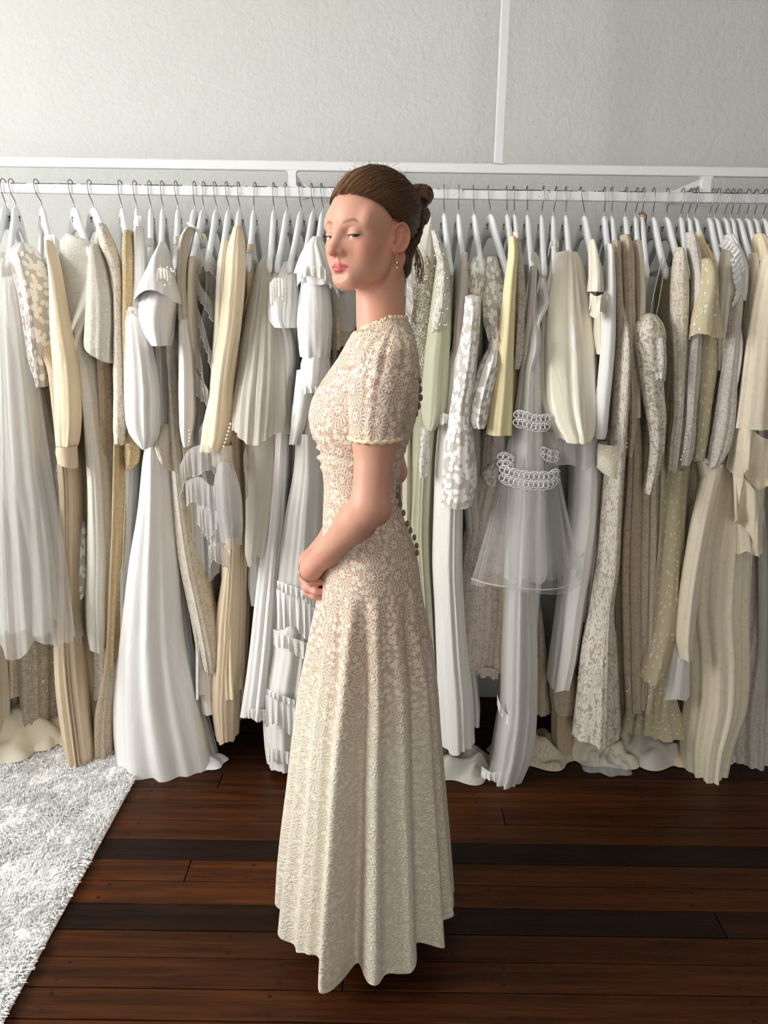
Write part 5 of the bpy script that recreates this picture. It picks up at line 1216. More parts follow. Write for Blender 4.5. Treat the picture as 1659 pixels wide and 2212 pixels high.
class Field:
    def __init__(s, xs, ys, zs):
        s.g = [np.asarray(a, np.float32) for a in (xs, ys, zs)]
        s.D = np.full([len(a) for a in s.g], .05, np.float32)
    def sub(s, c, r):
        sl = []
        for i in range(3):
            a = np.searchsorted(s.g[i], c[i] - r[i]); b_ = np.searchsorted(s.g[i], c[i] + r[i])
            if b_ <= a: return None
            sl.append(slice(a, b_))
        return tuple(sl)
    def apply(s, c, r, fn, k=.01, mode='add'):
        r = np.broadcast_to(np.asarray(r, float), 3) + .035
        sl = s.sub(c, r)
        if sl is None: return
        X, Y, Z = s.g[0][sl[0]][:, None, None], s.g[1][sl[1]][None, :, None], s.g[2][sl[2]][None, None, :]
        d = fn(X, Y, Z).astype(np.float32); D = s.D[sl]
        if mode == 'add':
            h = np.clip(.5 + .5 * (D - d) / k, 0, 1); s.D[sl] = D + (d - D) * h - k * h * (1 - h)
        else:
            h = np.clip(.5 - .5 * (D + d) / k, 0, 1); s.D[sl] = D + (-d - D) * h + k * h * (1 - h)
    def ell(s, c, r, ax=None, k=.01, mode='add'):
        c = np.asarray(c, float); r = np.asarray(r, float)
        A = np.eye(3) if ax is None else np.asarray(ax, float)
        def fn(X, Y, Z):
            q = [((X - c[0]) * A[i][0] + (Y - c[1]) * A[i][1] + (Z - c[2]) * A[i][2]) for i in range(3)]
            k0 = np.sqrt(sum((q[i] / r[i]) ** 2 for i in range(3))); k1 = np.sqrt(sum((q[i] / r[i] ** 2) ** 2 for i in range(3))) + 1e-9
            return k0 * (k0 - 1) / k1
        s.apply(c, np.full(3, r.max()), fn, k, mode)
    def cap(s, a, b, ra, rb, k=.01, mode='add'):
        a = np.asarray(a, float); b = np.asarray(b, float); ab = b - a; L2 = ab @ ab
        def fn(X, Y, Z):
            t = np.clip(((X - a[0]) * ab[0] + (Y - a[1]) * ab[1] + (Z - a[2]) * ab[2]) / L2, 0, 1)
            d = np.sqrt((X - a[0] - t * ab[0]) ** 2 + (Y - a[1] - t * ab[1]) ** 2 + (Z - a[2] - t * ab[2]) ** 2)
            return d - (ra + (rb - ra) * t)
        s.apply((a + b) / 2, np.abs(ab) / 2 + max(ra, rb), fn, k, mode)
    def mesh(s):
        D = s.D; nx, ny, nz = D.shape
        S = D < 0
        cnt = np.zeros((nx - 1, ny - 1, nz - 1), np.int8)
        for i in (0, 1):
            for j in (0, 1):
                for k in (0, 1): cnt += S[i:nx - 1 + i, j:ny - 1 + j, k:nz - 1 + k]
        I = np.argwhere((cnt > 0) & (cnt < 8))
        idm = np.full(cnt.shape, -1, np.int32); idm[I[:, 0], I[:, 1], I[:, 2]] = np.arange(len(I))
        cor = [(i, j, k) for i in (0, 1) for j in (0, 1) for k in (0, 1)]
        val = {c: D[I[:, 0] + c[0], I[:, 1] + c[1], I[:, 2] + c[2]].astype(float) for c in cor}
        pos = {c: np.stack([s.g[a][I[:, a] + c[a]] for a in range(3)], 1).astype(float) for c in cor}
        acc = np.zeros((len(I), 3)); nn = np.zeros(len(I))
        for c in cor:
            for a in range(3):
                if c[a] == 0:
                    e = list(c); e[a] = 1; e = tuple(e)
                    v0, v1 = val[c], val[e]; mk = (v0 < 0) != (v1 < 0)
                    t = np.where(mk, v0 / np.where(mk, v0 - v1, 1), 0)
                    p = pos[c] + (pos[e] - pos[c]) * t[:, None]
                    acc[mk] += p[mk]; nn[mk] += 1
        V = acc / nn[:, None]
        Q = []
        for a in range(3):
            b_, c_ = (a + 1) % 3, (a + 2) % 3
            sh = [slice(1, -1)] * 3; sh[a] = slice(0, -1)
            s0 = S[tuple(sh)]; sh2 = list(sh); sh2[a] = slice(1, None); s1 = S[tuple(sh2)]
            E = np.argwhere(s0 != s1); fl = s0[E[:, 0], E[:, 1], E[:, 2]]
            E = E + 1; E[:, a] -= 1
            def cell(db, dc):
                q = E.copy(); q[:, b_] += db; q[:, c_] += dc; return idm[q[:, 0], q[:, 1], q[:, 2]]
            q = np.stack([cell(-1, -1), cell(0, -1), cell(0, 0), cell(-1, 0)], 1)
            q[~fl] = q[~fl][:, ::-1]
            Q.append(q)
        Q = np.concatenate(Q); Q = Q[(Q >= 0).all(1)]
        return V, Q

def smooth_mesh(V, Q, it=1, lam=.5):
    for _ in range(it):
        acc = np.zeros_like(V); n = np.zeros(len(V))
        for a, b_ in ((0, 1), (1, 2), (2, 3), (3, 0)):
            np.add.at(acc, Q[:, a], V[Q[:, b_]]); np.add.at(n, Q[:, a], 1)
            np.add.at(acc, Q[:, b_], V[Q[:, a]]); np.add.at(n, Q[:, b_], 1)
        V = V + lam * (acc / np.maximum(n, 1)[:, None] - V)
    return V

h0 = HO[2]
zs = np.concatenate([np.arange(.03, .80, .010), np.arange(.80, h0 - .12, .0042), np.arange(h0 - .12, h0 + .14, .0018)])
xs = np.concatenate([np.arange(-.34, -.17, .0034), np.arange(-.17, .12, .0018), np.arange(.12, .18, .006)])
ys = np.concatenate([np.arange(1.30, 1.45, .0034), np.arange(1.45, 1.64, .0018), np.arange(1.64, 1.90, .005)])
FD = Field(xs, ys, zs)
HA = np.stack([HF, HL, HU])
def E(F, L, U, rf, rl, ru, k=.012, mode='add', tilt=0.0, yaw=0.0):
    A = HA.copy()
    if tilt: A = np.stack([HF * math.cos(tilt) + HU * math.sin(tilt), HL, HU * math.cos(tilt) - HF * math.sin(tilt)])
    if yaw: A = np.stack([A[0] * math.cos(yaw) + A[1] * math.sin(yaw), A[1] * math.cos(yaw) - A[0] * math.sin(yaw), A[2]])
    FD.ell(hw(F, L, U), (rf, rl, ru), A, k, mode)
def K(a, b_, ra, rb, k=.01, mode='add'): FD.cap(hw(*a), hw(*b_), ra, rb, k, mode)
# skull and face masses
E(-.014, 0, .040, .090, .067, .078, .01)
E(.026, 0, .036, .056, .058, .058, .03)
E(.030, 0, -.014, .056, .050, .064, .03)
E(.056, 0, -.046, .034, .034, .036, .02)               # muzzle
E(.072, 0, -.0675, .0150, .018, .0145, .016)            # chin
for s_ in (-1, 1):
    K((.002, .049 * s_, -.022), (.026, .041 * s_, -.054), .011, .010, .028)
    K((.026, .041 * s_, -.054), (.066, .014 * s_, -.070), .009, .009, .028)
    E(.056, .037 * s_, -.012, .020, .018, .017, .020)  # cheekbone
    E(.052, .034 * s_, -.034, .020, .016, .020, .020)  # cheek
    K((.079, .012 * s_, .0285), (.066, .044 * s_, .029), .0065, .006, .012)   # brow ridge
    E(.0905, .029 * s_, .0110, .0125, .0165, .0095, .010, 'sub')            # eye socket
for s_ in (-1, 1): E(.070, .0170 * s_, -.014, .017, .011, .020, .012)   # maxilla beside the nose
for s_ in (-1, 1): E(.046, .0480 * s_, .036, .022, .013, .022, .016)   # temple
# nose
K((.0800, 0, .014), (.0880, 0, -.014), .0105, .0140, .012)
K((.084, 0, .021), (.0915, 0, .004), .0068, .0064, .010)
K((.0915, 0, .004), (.1050, 0, -.0165), .0064, .0080, .008)
E(.1050, 0, -.0185, .0090, .0092, .0080, .006)
for s_ in (-1, 1):
    E(.0930, .0112 * s_, -.0218, .0100, .0064, .0070, .006)
K((.0960, 0, -.028), (.094, 0, -.036), .0030, .0022, .008)
# philtrum and lips
K((.0965, 0, -.0305), (.0965, 0, -.0395), .0022, .0026, .004, 'sub')
for s_ in (-1, 1):
    K((.0895, .0045 * s_, -.0425), (.0800, .0195 * s_, -.0468), .0046, .0028, .004)
    K((.0885, .0035 * s_, -.0535), (.0795, .0180 * s_, -.0485), .0056, .0030, .005)
K((.0890, -.0040, -.0530), (.0890, .0040, -.0530), .0058, .0058, .005)
for s_ in (-1, 1):
    K((.0950, 0, -.0478), (.0905, .011 * s_, -.0475), .0012, .0012, .0018, 'sub')
    K((.0905, .011 * s_, -.0475), (.0815, .0225 * s_, -.0482), .0012, .0010, .0018, 'sub')
E(.0905, 0, -.0630, .0050, .014, .0045, .010, 'sub')   # dip under the lower lip
for s_ in (-1, 1): E(.1000, .0078 * s_, -.0268, .0062, .0034, .0048, .0016, 'sub', 0, -.35 * s_)   # nostrils
# lids
EYE = [(.0705, .0295 * s_, .0085) for s_ in (-1, 1)]
ER = .0136
for (F0, L0, U0) in EYE:
    c = hw(F0, L0, U0); sg = 1 if L0 > 0 else -1
    def lid(X, Y, Z, c=c, sg=sg, up=True, r=ER):
        dx, dy, dz = X - c[0], Y - c[1], Z - c[2]
        f_ = dx * HF[0] + dy * HF[1] + dz * HF[2]; l_ = (dx * HL[0] + dy * HL[1]) * sg; u_ = dx * HU[0] + dy * HU[1] + dz * HU[2]
        rad = np.sqrt(f_ ** 2 + l_ ** 2 + u_ ** 2)
        arch = 1.0 - (l_ / .0145) ** 2
        if up: return np.maximum(rad - (r + .0016), (-.0016 + .0012 * arch + .06 * l_) - u_)
        return np.maximum(rad - (r + .0011), u_ - (-.0030 - .0018 * arch + .06 * l_))
    FD.apply(c, .014, lambda X, Y, Z: lid(X, Y, Z, up=True), .0022)
    FD.apply(c, .014, lambda X, Y, Z: lid(X, Y, Z, up=False), .0022)
# ears
for s_ in (-1, 1):
    A = np.stack([HF * math.cos(.30) - s_ * HL * math.sin(.30), s_ * HF * math.sin(.30) + HL * math.cos(.30), HU])
    A = np.stack([A[0] * math.cos(.22) + A[2] * math.sin(.22), A[1], A[2] * math.cos(.22) - A[0] * math.sin(.22)])
    c = hw(-.002, .0690 * s_, .003)
    g_ = lambda a_, o_, u_: c + a_ * A[0] + s_ * o_ * A[1] + u_ * A[2]
    FD.ell(g_(0, 0, 0), (.0190, .0055, .0280), A, .005)
    FD.ell(g_(.004, .004, -.022), (.008, .0045, .0085), A, .004)
    FD.ell(g_(.002, .0065, .000), (.0125, .0055, .0195), A, .003, 'sub')
    th = np.linspace(-2.3, 2.6, 15)
    pts = [g_(-.0020 - .0180 * math.cos(t), .0050, .002 + .0258 * math.sin(t)) for t in th]
    for p, q in zip(pts[:-1], pts[1:]): FD.cap(p, q, .0028, .0028, .002)
    pts = [g_(.002 - .0085 * math.cos(t), .0025, .001 + .013 * math.sin(t)) for t in np.linspace(-1.2, 1.5, 7)]
    for p, q in zip(pts[:-1], pts[1:]): FD.cap(p, q, .0024, .0024, .002)
    FD.ell(g_(.0115, .003, -.004), (.004, .004, .006), A, .003)
# neck, shoulders, trunk
NB = at(822, 700, BY); 
FD.cap(hw(-.022, 0, -.030), at(819, 700, BY), .0440, .0450, .020)
FD.cap(hw(-.040, 0, .0), at(829, 700, BY + .004), .038, .040, .02)
K((-.020, .055, -.028), (-.012, .045, -.060), .012, .011, .015)
FD.cap(hw(-.022, .052, -.035), at(783, 706, BY - .015), .0105, .008, .010)       # sternomastoid
FD.cap(at(824, 765, BY), at(824, 800, BY), .050, .065, .02)
for s_ in (-1, 1):
    FD.cap(at(828, 752, BY), at(828, 790, BY + s_ * .10), .032, .034, .02)
trunk = [(820, 780, .072), (800, 880, .075), (785, 980, .065), (785, 1080, .062), (800, 1180, .080), (805, 1260, .090)]
for (xa, ya, ra), (xb, yb, rb) in zip(trunk[:-1], trunk[1:]):
    for s_ in (-1, 1): FD.cap(at(xa, ya, BY + s_ * .035), at(xb, yb, BY + s_ * .035), ra * .78, rb * .78, .03)
for s_ in (-1, 1):
    hip = at(805, 1300, BY + s_ * .060)
    knee = np.array([hip[0] - .012, hip[1], .50]); ank = np.array([-.055 + (.0 if s_ > 0 else .03), BY + s_ * .055, .085])
    FD.cap(hip, knee, .064, .046, .03); FD.cap(knee, ank, .048, .030, .02)
    FD.cap(ank, ank + np.array([-.10, 0, -.045]), .030, .024, .02)
# arms; her left one is nearest the camera
def arm(S, El, W, near):
    S, El, W = (np.asarray(p, float) for p in (S, El, W))
    m_ = S * .5 + El * .5
    FD.cap(S, m_, .040, .0385, .02); FD.cap(m_, El, .0385, .0330, .02)
    b1 = El + (W - El) * .22; b1[2] -= .002
    FD.cap(El, b1, .0335, .0345, .02); FD.cap(b1, El + (W - El) * .7, .0345, .0250, .02)
    FD.cap(El + (W - El) * .7, W, .0250, .0215, .02)
    FD.ell(El + np.array([.012, 0, -.010]), (.022, .022, .020), None, .02)
SL = at(822, 806, 1.425); ELb = at(800, 1092, 1.375); WL = at(672, 1230, 1.505)
arm(SL, ELb, WL, True)
SRt = at(826, 806, 1.715); ERt = at(843, 1015, 1.775); WR = at(668, 1212, 1.640)
arm(SRt, ERt, WR, False)
# hands: backs forward, wrists dropped, fingers laced towards each other
def hand(W, d, pn, thumb_up, curl, k0):
    """W wrist, d direction of the hand, pn palm normal (side the fingers curl to)"""
    d = d / np.linalg.norm(d); pn = pn - d * (pn @ d); pn /= np.linalg.norm(pn); sd = np.cross(d, pn) * thumb_up
    A = np.stack([d, sd, pn])
    FD.cap(W, W + d * .02, .0215, .020, .012)
    FD.ell(W + d * .045, (.048, .036, .0155), A, .012)
    for i, (off, ln_, rr) in enumerate(((.026, .070, .0086), (.009, .078, .0088), (-.009, .073, .0086), (-.025, .058, .0078))):
        p = W + d * (.078 - .006 * abs(i - 1)) + sd * off; a_ = .25
        for seg, fr in enumerate((.45, .32, .25)):
            v = d * math.cos(a_) + pn * math.sin(a_); q = p + v * ln_ * fr
            FD.cap(p, q, rr * (1 - .06 * seg), rr * (.94 - .06 * seg), .004); p = q; a_ += curl
    p = W + d * .025 + sd * .026 + pn * .006; v = d * .75 + sd * .55 + pn * .35; v /= np.linalg.norm(v)
    q = p + v * .040; FD.cap(p, q, .0125, .0100, .010); v2 = v * .8 + pn * .5 - sd * .1; v2 /= np.linalg.norm(v2)
    FD.cap(q, q + v2 * .032, .0100, .0080, .004)
hand(WL, np.array([-.12, .85, -.18]), np.array([.95, .2, -.1]), 1, .75, 0)
hand(WR, np.array([-.02, -.80, -.10]), np.array([.95, -.2, -.1]), -1, .75, 0)
BV, BQ = FD.mesh()
BV = smooth_mesh(BV, BQ, 2, .45)

# skin colour: complexion only (lips, blush, brows), one value per vertex
rel = BV - HO; hf, hl, hu = rel @ HF, rel @ HL, rel @ HU
sk = np.array(lin((208, 155, 132))); col = np.tile(sk, (len(BV), 1))
def blend(mask, c):
    global col
    mask = np.clip(mask, 0, 1)[:, None]; col = col * (1 - mask) + np.array(lin(c)) * mask
face = (hf > .03)
gs = lambda a, c, w_: np.exp(-((a - c) / w_) ** 2)
for s_ in (-1, 1):
    blend(.55 * gs(hl, s_ * .043, .018) * gs(hu, -.018, .016) * (hf > .02), (222, 140, 112))
    blend(.45 * gs(hl, s_ * .0295, .014) * gs(hu, .017, .006) * face, (202, 142, 138))       # eyelids
blend(.35 * gs(hl, 0, .012) * gs(hu, -.018, .010) * (hf > .09), (218, 140, 120))
blend(.35 * (np.abs(hl) > .062) * (hf < .02) * (hu > -.03) * (hu < .035), (214, 120, 96))   # ears
ax_ = np.abs(hl)
upl = -.0400 - .0045 * (ax_ / .020) ** 1.6 + .0022 * np.exp(-((ax_ - .005) / .004) ** 2); lol = -.0585 + .0095 * (ax_ / .021) ** 2
lipm = np.clip((upl - hu) / .0028 + .5, 0, 1) * np.clip((hu - lol) / .0028 + .5, 0, 1) * np.clip((.0225 - ax_) / .002, 0, 1) * (hf > .07)
blend(.92 * lipm, (200, 92, 98))
blend(.6 * gs(hu, -.0478, .0012) * (ax_ < .023) * (hf > .07), (120, 40, 46))
for s_ in (-1, 1):
    q = hl * s_
    bc = .0285 + .006 * np.clip((q - .010) / .022, 0, 1) - .008 * np.clip((q - .032) / .016, 0, 1)
    th = .0042 - .0020 * np.clip((q - .028) / .02, 0, 1)
    blend(.80 * np.clip(1 - np.abs(hu - bc) / th, 0, 1) ** .6 * np.clip((q - .009) / .006, 0, 1) * np.clip((.047 - q) / .010, 0, 1) * np.clip((hf - .048) / .008, 0, 1), (112, 78, 56))
arms_pink = (BV[:, 2] < WL[2] + .05) & (BV[:, 2] > .80) & (BV[:, 0] < -.05)
blend(.30 * arms_pink, (226, 150, 140))
def skin_mat():
    n = NT('skin'); a = n.node('ShaderNodeVertexColor', layer_name='Col').outputs[0]
    o = n.obj(); sp_ = n.noise(o, 260, 2); mot = n.noise(o, 26, 3)
    c = n.mix(n.math('MULTIPLY', n.ss(mot, .45, .75), .14), a, lin((214, 140, 118)))
    n.set(Base_Color=c, Roughness=.47, Normal=n.bump(sp_, .05, .002))
    n.bsdf.inputs['Specular IOR Level'].default_value = .38
    n.bsdf.inputs['Subsurface Weight'].default_value = .12
    n.bsdf.inputs['Subsurface Radius'].default_value = (.010, .004, .002)
    n.bsdf.inputs['Subsurface Scale'].default_value = .6
    return n.mat
M['skin'] = skin_mat()
woman = empty('person', (NB[0], BY, 0), 'woman in a cream lace gown standing in profile, head turned, hands clasped', 'person')
body = mesh_obj('body', BV, BQ, M['skin'], woman, True, col=col)

# eyes, looking towards the camera
def ball(c, r, n=26, m_=18):
    a = np.linspace(0, math.pi, m_)[:, None]; b_ = np.linspace(0, 2 * math.pi, n, endpoint=False)[None]
    V = np.stack([np.sin(a) * np.cos(b_), np.sin(a) * np.sin(b_), np.cos(a) + 0 * b_], -1).reshape(-1, 3)
    i = np.arange(m_ - 1)[:, None] * n; j = np.arange(n)[None]; k = (j + 1) % n
    Fq = np.stack([i + j, i + n + j, i + n + k, i + k], -1).reshape(-1, 4)
    return V * r + np.asarray(c), Fq, V
def vcol_mat(name, rough, spec=.5):
    n = NT(name); n.set(Base_Color=n.node('ShaderNodeVertexColor', layer_name='Col').outputs[0], Roughness=rough)
    n.bsdf.inputs['Specular IOR Level'].default_value = spec; return n.mat
M['eye'] = vcol_mat('eye', .12)
M['lash'] = plain('lash', (46, 30, 24), .7, .2)
for (F0, L0, U0) in EYE:
    c = hw(F0, L0, U0); V, Fq, N_ = ball(c, ER, 48, 36)
    gz = CAM + np.array([-.10, 0, -.05]) - c; gz /= np.linalg.norm(gz); dd = N_ @ gz
    cc = np.tile(lin((206, 196, 192)), (len(V), 1)); cc[dd > .80] = lin((92, 98, 104)); cc[dd > .962] = lin((12, 12, 14))
    mesh_obj('eye', V, Fq, M['eye'], body, True, col=cc)
    sg = 1 if L0 > 0 else -1
    pts = []
    for l_ in np.linspace(-.0132, .0142, 16):
        ar = 1 - (l_ / .0125) ** 2; u_ = -.0016 + .0012 * ar + .06 * l_
        f_ = math.sqrt(max((ER + .0017) ** 2 - l_ ** 2 - u_ ** 2, 1e-6)); pts.append(hw(F0 + f_, L0 + sg * l_, U0 + u_ - .0002))
    mesh_obj('upper_lash_line', *tube_vf(pts, .00075, 5), M['lash'], body)
    lash = []
    for l_ in np.linspace(-.008, .0122, 26):
        ar = 1 - (l_ / .0125) ** 2; u_ = -.0016 + .0012 * ar + .06 * l_
        f_ = math.sqrt(max((ER + .0017) ** 2 - l_ ** 2 - u_ ** 2, 1e-6)); b_ = hw(F0 + f_, L0 + sg * l_, U0 + u_)
        lash.append([b_ + (HF * .0028 * t + HL * sg * .0022 * t * (l_ / .012 + .2) - HU * (.0016 * t - .0022 * t * t)) for t in (0, .4, .75, 1.0)])
    V, Fq = strands_mesh(lash, np.full(len(lash), .00018), 3); o = mesh_obj('eyelashes', V, Fq, M['lash'], body); o['kind'] = 'stuff'

# ---------------------------------------------------------------- hair
def hair_mat():
    n = NT('auburn_hair'); a = n.node('ShaderNodeVertexColor', layer_name='Col').outputs[0]
    n.set(Base_Color=a, Roughness=.42); n.bsdf.inputs['Specular IOR Level'].default_value = .35
    return n.mat
M['hair'] = hair_mat()
HC = (-.016, 0, .043); HRr = (.1015, .0760, .0895)                 # hair shell ellipsoid in head space
gF = np.array([-.12, -.06, -.030, -.010, .004, .013, .022, .034, .050, .066, .080, .10])
gU = np.array([-.045, -.052, -.050, -.020, .012, .026, .042, .056, .0665, .075, .082, .086])
HFD = Field(np.arange(HO[0] - .13, HO[0] + .16, .0026), np.arange(HO[1] - .15, HO[1] + .14, .0026), np.arange(HO[2] - .09, HO[2] + .16, .0026))
def ear_gap(f_, l_): return .036 * np.exp(-((f_ + .006) / .017) ** 2) * np.clip((np.abs(l_) - .045) / .012, 0, 1)
def hshell(X, Y, Z):
    dx, dy, dz = X - HO[0], Y - HO[1], Z - HO[2]
    f_ = dx * HF[0] + dy * HF[1] + dz * HF[2]; l_ = dx * HL[0] + dy * HL[1]; u_ = dx * HU[0] + dy * HU[1] + dz * HU[2]
    q = [(f_ - HC[0]) / HRr[0], (l_ - HC[1]) / HRr[1], (u_ - HC[2]) / HRr[2]]
    k0 = np.sqrt(q[0] ** 2 + q[1] ** 2 + q[2] ** 2); d = (k0 - 1) * .085
    ang = np.arctan2(l_, u_ - .01); d = d + .0012 * np.sin(ang * 34 + 20 * f_) + .0008 * np.sin(ang * 61)
    cut = (np.interp(f_, gF, gU) + ear_gap(f_, l_) + .10 * np.maximum(np.abs(l_) - .07, 0) - u_) * .75
    h = np.clip(.5 - .5 * (d - cut) / .008, 0, 1)
    return d * (1 - h) * 1.0 + cut * h + .008 * h * (1 - h)
HFD.apply(HO + np.array([0, 0, .03]), .2, hshell, .004)
for s_ in (-1, 1): HFD.cap(hw(-.055, .020 * s_, -.045), hw(-.075, .012 * s_, .03), .030, .030, .02)
HVv, HQ = HFD.mesh(); HVv = smooth_mesh(HVv, HQ, 1)
hr = np.random.default_rng(3)
hc1, hc2 = np.array(lin((68, 46, 35))), np.array(lin((136, 97, 66)))
hair = mesh_obj('hair', HVv, HQ, M['hair'], woman, True, col=hc1 * .8 + (hc2 - hc1 * .8) * np.clip(((HVv - HO) @ HF - .03) / .09, 0, .6)[:, None])
bun_c = np.array([-.118, .022, .074])
def shell_pt(dirs, lift):
    dirs = dirs / np.linalg.norm(dirs, axis=-1, keepdims=True)
    r = 1 / np.sqrt(((dirs / np.array(HRr)) ** 2).sum(-1, keepdims=True))
    return np.array(HC) + dirs * (r + lift)
paths = []; cols = []
base = np.array([-.092, .016, .034]) 
for i in range(3200):
    q = hr.random()
    if q < .62:        # from the hairline round the face
        f_ = hr.choice([hr.uniform(.0, .085), hr.uniform(.03, .09)]); u_ = np.interp(f_, gF, gU) + ear_gap(f_, .07) + hr.uniform(-.001, .006)
        x = (f_ - HC[0]) / HRr[0]; z_ = (u_ - HC[2]) / HRr[2]; l_ = HRr[1] * math.sqrt(max(0, 1 - x * x - z_ * z_)) * (1 if hr.random() < .7 else -1)
        st_ = np.array([f_, l_, u_]) - np.array(HC)
    elif q < .82:
        a = hr.uniform(-1.5, 1.5); f_ = hr.uniform(-.03, .06); st_ = np.array([f_, .09 * math.sin(a), .09 * math.cos(a)])
    else:              # nape and behind the ears
        f_ = hr.uniform(-.085, -.028); u_ = hr.uniform(-.052, -.02); st_ = np.array([f_, (1 if hr.random() < .75 else -1) * hr.uniform(.03, .08), u_]) - np.array(HC)
    d0 = st_ / np.linalg.norm(st_); d1 = base + hr.normal(0, .006, 3); d1 /= np.linalg.norm(d1)
    t = np.linspace(0, 1, 14)[:, None]
    om = math.acos(np.clip(d0 @ d1, -1, 1)); D_ = (np.sin((1 - t) * om) * d0 + np.sin(t * om) * d1) / max(math.sin(om), 1e-3)
    lift = (.0005 + hr.uniform(0, .0035) * np.sin(math.pi * t) + hr.uniform(0, .003))
    P_ = shell_pt(D_, lift) + hr.normal(0, .0008, (14, 3)) * np.sin(math.pi * t)
    paths.append([hw(*p) for p in P_]); cols.append(hr.random())
V, Fq = strands_mesh(paths, np.array([.00062 * hr.uniform(.6, 1.4) for _ in paths])[:, None] * np.array([.35, .7, .9] + [1] * 8 + [.9, .8, .6])[None], 3)
cv = np.repeat(np.array(cols), 14 * 3)[:, None]; fr_ = np.clip(((V - HO) @ HF - .005) / .08, 0, 1)[:, None]; cv = np.clip(cv * (.55 + .9 * fr_) + .25 * fr_, 0, 1.3)
o = mesh_obj('combed_strands', V, Fq, M['hair'], hair, True, col=hc1 * (1 - cv) + hc2 * cv); o['kind'] = 'stuff'
# bun: two coiled lobes
def lobe(c, r, n_, tilt, tw):
    out = []; cc = []
    for i in range(n_):
        a0 = hr.uniform(0, 6.28); t = np.linspace(0, 1, 14) * hr.uniform(2.4, 4.4) + a0
        off = hr.uniform(-.85, .85); rr = math.sqrt(1 - off * off) * hr.uniform(.86, 1.03)
        w_ = .12 * np.sin(t * 2 + hr.uniform(0, 6))
        p = np.stack([r[0] * rr * np.cos(t), np.full(14, r[1] * off) + r[1] * w_ * .4, r[2] * rr * np.sin(t)], 1)
        p = np.stack([p[:, 0], p[:, 1] * math.cos(tilt) - p[:, 2] * math.sin(tilt), p[:, 1] * math.sin(tilt) + p[:, 2] * math.cos(tilt)], 1)
        p = np.stack([p[:, 0] * math.cos(tw) - p[:, 1] * math.sin(tw), p[:, 0] * math.sin(tw) + p[:, 1] * math.cos(tw), p[:, 2]], 1)
        out.append([hw(*(q + np.array(c))) for q in p]); cc.append(hr.random())
    return out, cc
bf = Field(np.arange(HO[0], HO[0] + .17, .003), np.arange(HO[1] - .06, HO[1] + .16, .003), np.arange(HO[2] + .0, HO[2] + .13, .003))
bf.ell(hw(-.116, .024, .088), (.030, .030, .021), HA, .006); bf.ell(hw(-.112, .022, .056), (.026, .028, .021), HA, .006); bf.ell(hw(-.092, .016, .070), (.026, .024, .026), HA, .01)
V, Q_ = bf.mesh(); bun = mesh_obj('bun', V, Q_, M['hair'], hair, True, col=np.tile(hc1 * .55, (len(V), 1)))
pb, cb = [], []
for a in (lobe((-.117, .024, .089), (.032, .030, .0225), 260, .25, .3), lobe((-.113, .022, .056), (.028, .029, .022), 240, -.3, .5)): pb += a[0]; cb += a[1]
V, Fq = strands_mesh(pb, np.full(len(pb), .0011), 4); cv = np.repeat(np.array(cb), 14 * 4)[:, None]
o = mesh_obj('bun_strands', V, Fq, M['hair'], hair, True, col=hc1 * .9 * (1 - cv) + hc2 * cv); o['kind'] = 'stuff'
# loose flyaways on the crown and at the nape
fl = []
for i in range(320):
    a = hr.uniform(-.5, 1.35); d0 = np.array([hr.uniform(-.06, .085), .03 * hr.normal(), 0]); d0[2] = .09 * math.cos(d0[0] * 9); d0 /= np.linalg.norm(d0)
    p = shell_pt(d0[None], .001)[0]; v = np.array([hr.normal(-.2, .5), hr.normal(0, .4), hr.uniform(.2, .9)]); w_ = hr.normal(0, .5, 3); L_ = hr.uniform(.008, .024)
    t = np.linspace(0, 1, 14)[:, None]; fl.append([hw(*q) for q in p + L_ * (v * t + w_ * t ** 2 - np.array([0, 0, .55]) * t ** 2 + .18 * np.sin(t * hr.uniform(5, 12)) * hr.normal(0, .6, 3))])
for i in range(420):   # short baby hairs softening the hairline
    f_ = hr.uniform(.0, .088); u_ = np.interp(f_, gF, gU) + ear_gap(f_, .07) + hr.uniform(-.004, .002); x = (f_ - HC[0]) / HRr[0]; z_ = (u_ - HC[2]) / HRr[2]
    l_ = HRr[1] * math.sqrt(max(0, 1 - x * x - z_ * z_)) * (1 if hr.random() < .75 else -1); p = np.array([f_, l_, u_]); d0 = (p - np.array(HC)); d0 /= np.linalg.norm(d0)
    t = np.linspace(0, 1, 14)[:, None]; v = np.array([-.8, .05 * np.sign(l_), .55]) + hr.normal(0, .28, 3); fl.append([hw(*q) for q in p - d0 * .007 + hr.uniform(.010, .030) * v * t + d0 * (.012 * t * (1 - t * .5) + .003)])
for i in range(26):    # curls springing from the bun root
    p = np.array([-.085, .02, .105]) + hr.normal(0, .008, 3); v = np.array([hr.uniform(-.9, .2), hr.normal(.1, .4), hr.uniform(.2, 1)]); w_ = np.array([-.6, hr.normal(0, .4), -1.2]); L_ = hr.uniform(.02, .05)
    t = np.linspace(0, 1, 14)[:, None]; fl.append([hw(*q) for q in p + L_ * (v * t + w_ * t ** 2)])
for i in range(60):    # wisps behind the ear
    p = np.array([hr.uniform(-.07, -.03), hr.uniform(.040, .062), hr.uniform(-.03, .01)]); v = np.array([hr.uniform(-.8, .0), hr.uniform(-.2, .4), hr.uniform(-1.2, -.6)]); L_ = hr.uniform(.02, .06)
    t = np.linspace(0, 1, 14)[:, None]; w_ = np.array([hr.normal(.2, .3), hr.normal(-.2, .3), -.1]); fl.append([hw(*q) for q in p + L_ * (v * t + w_ * t ** 2)])
V, Fq = strands_mesh(fl, np.full(len(fl), .00019), 3); o = mesh_obj('flyaway_hairs', V, Fq, M['hair'], hair, True, col=np.tile(hc2 * 1.1, (len(V), 1))); o['kind'] = 'stuff'
lk = []
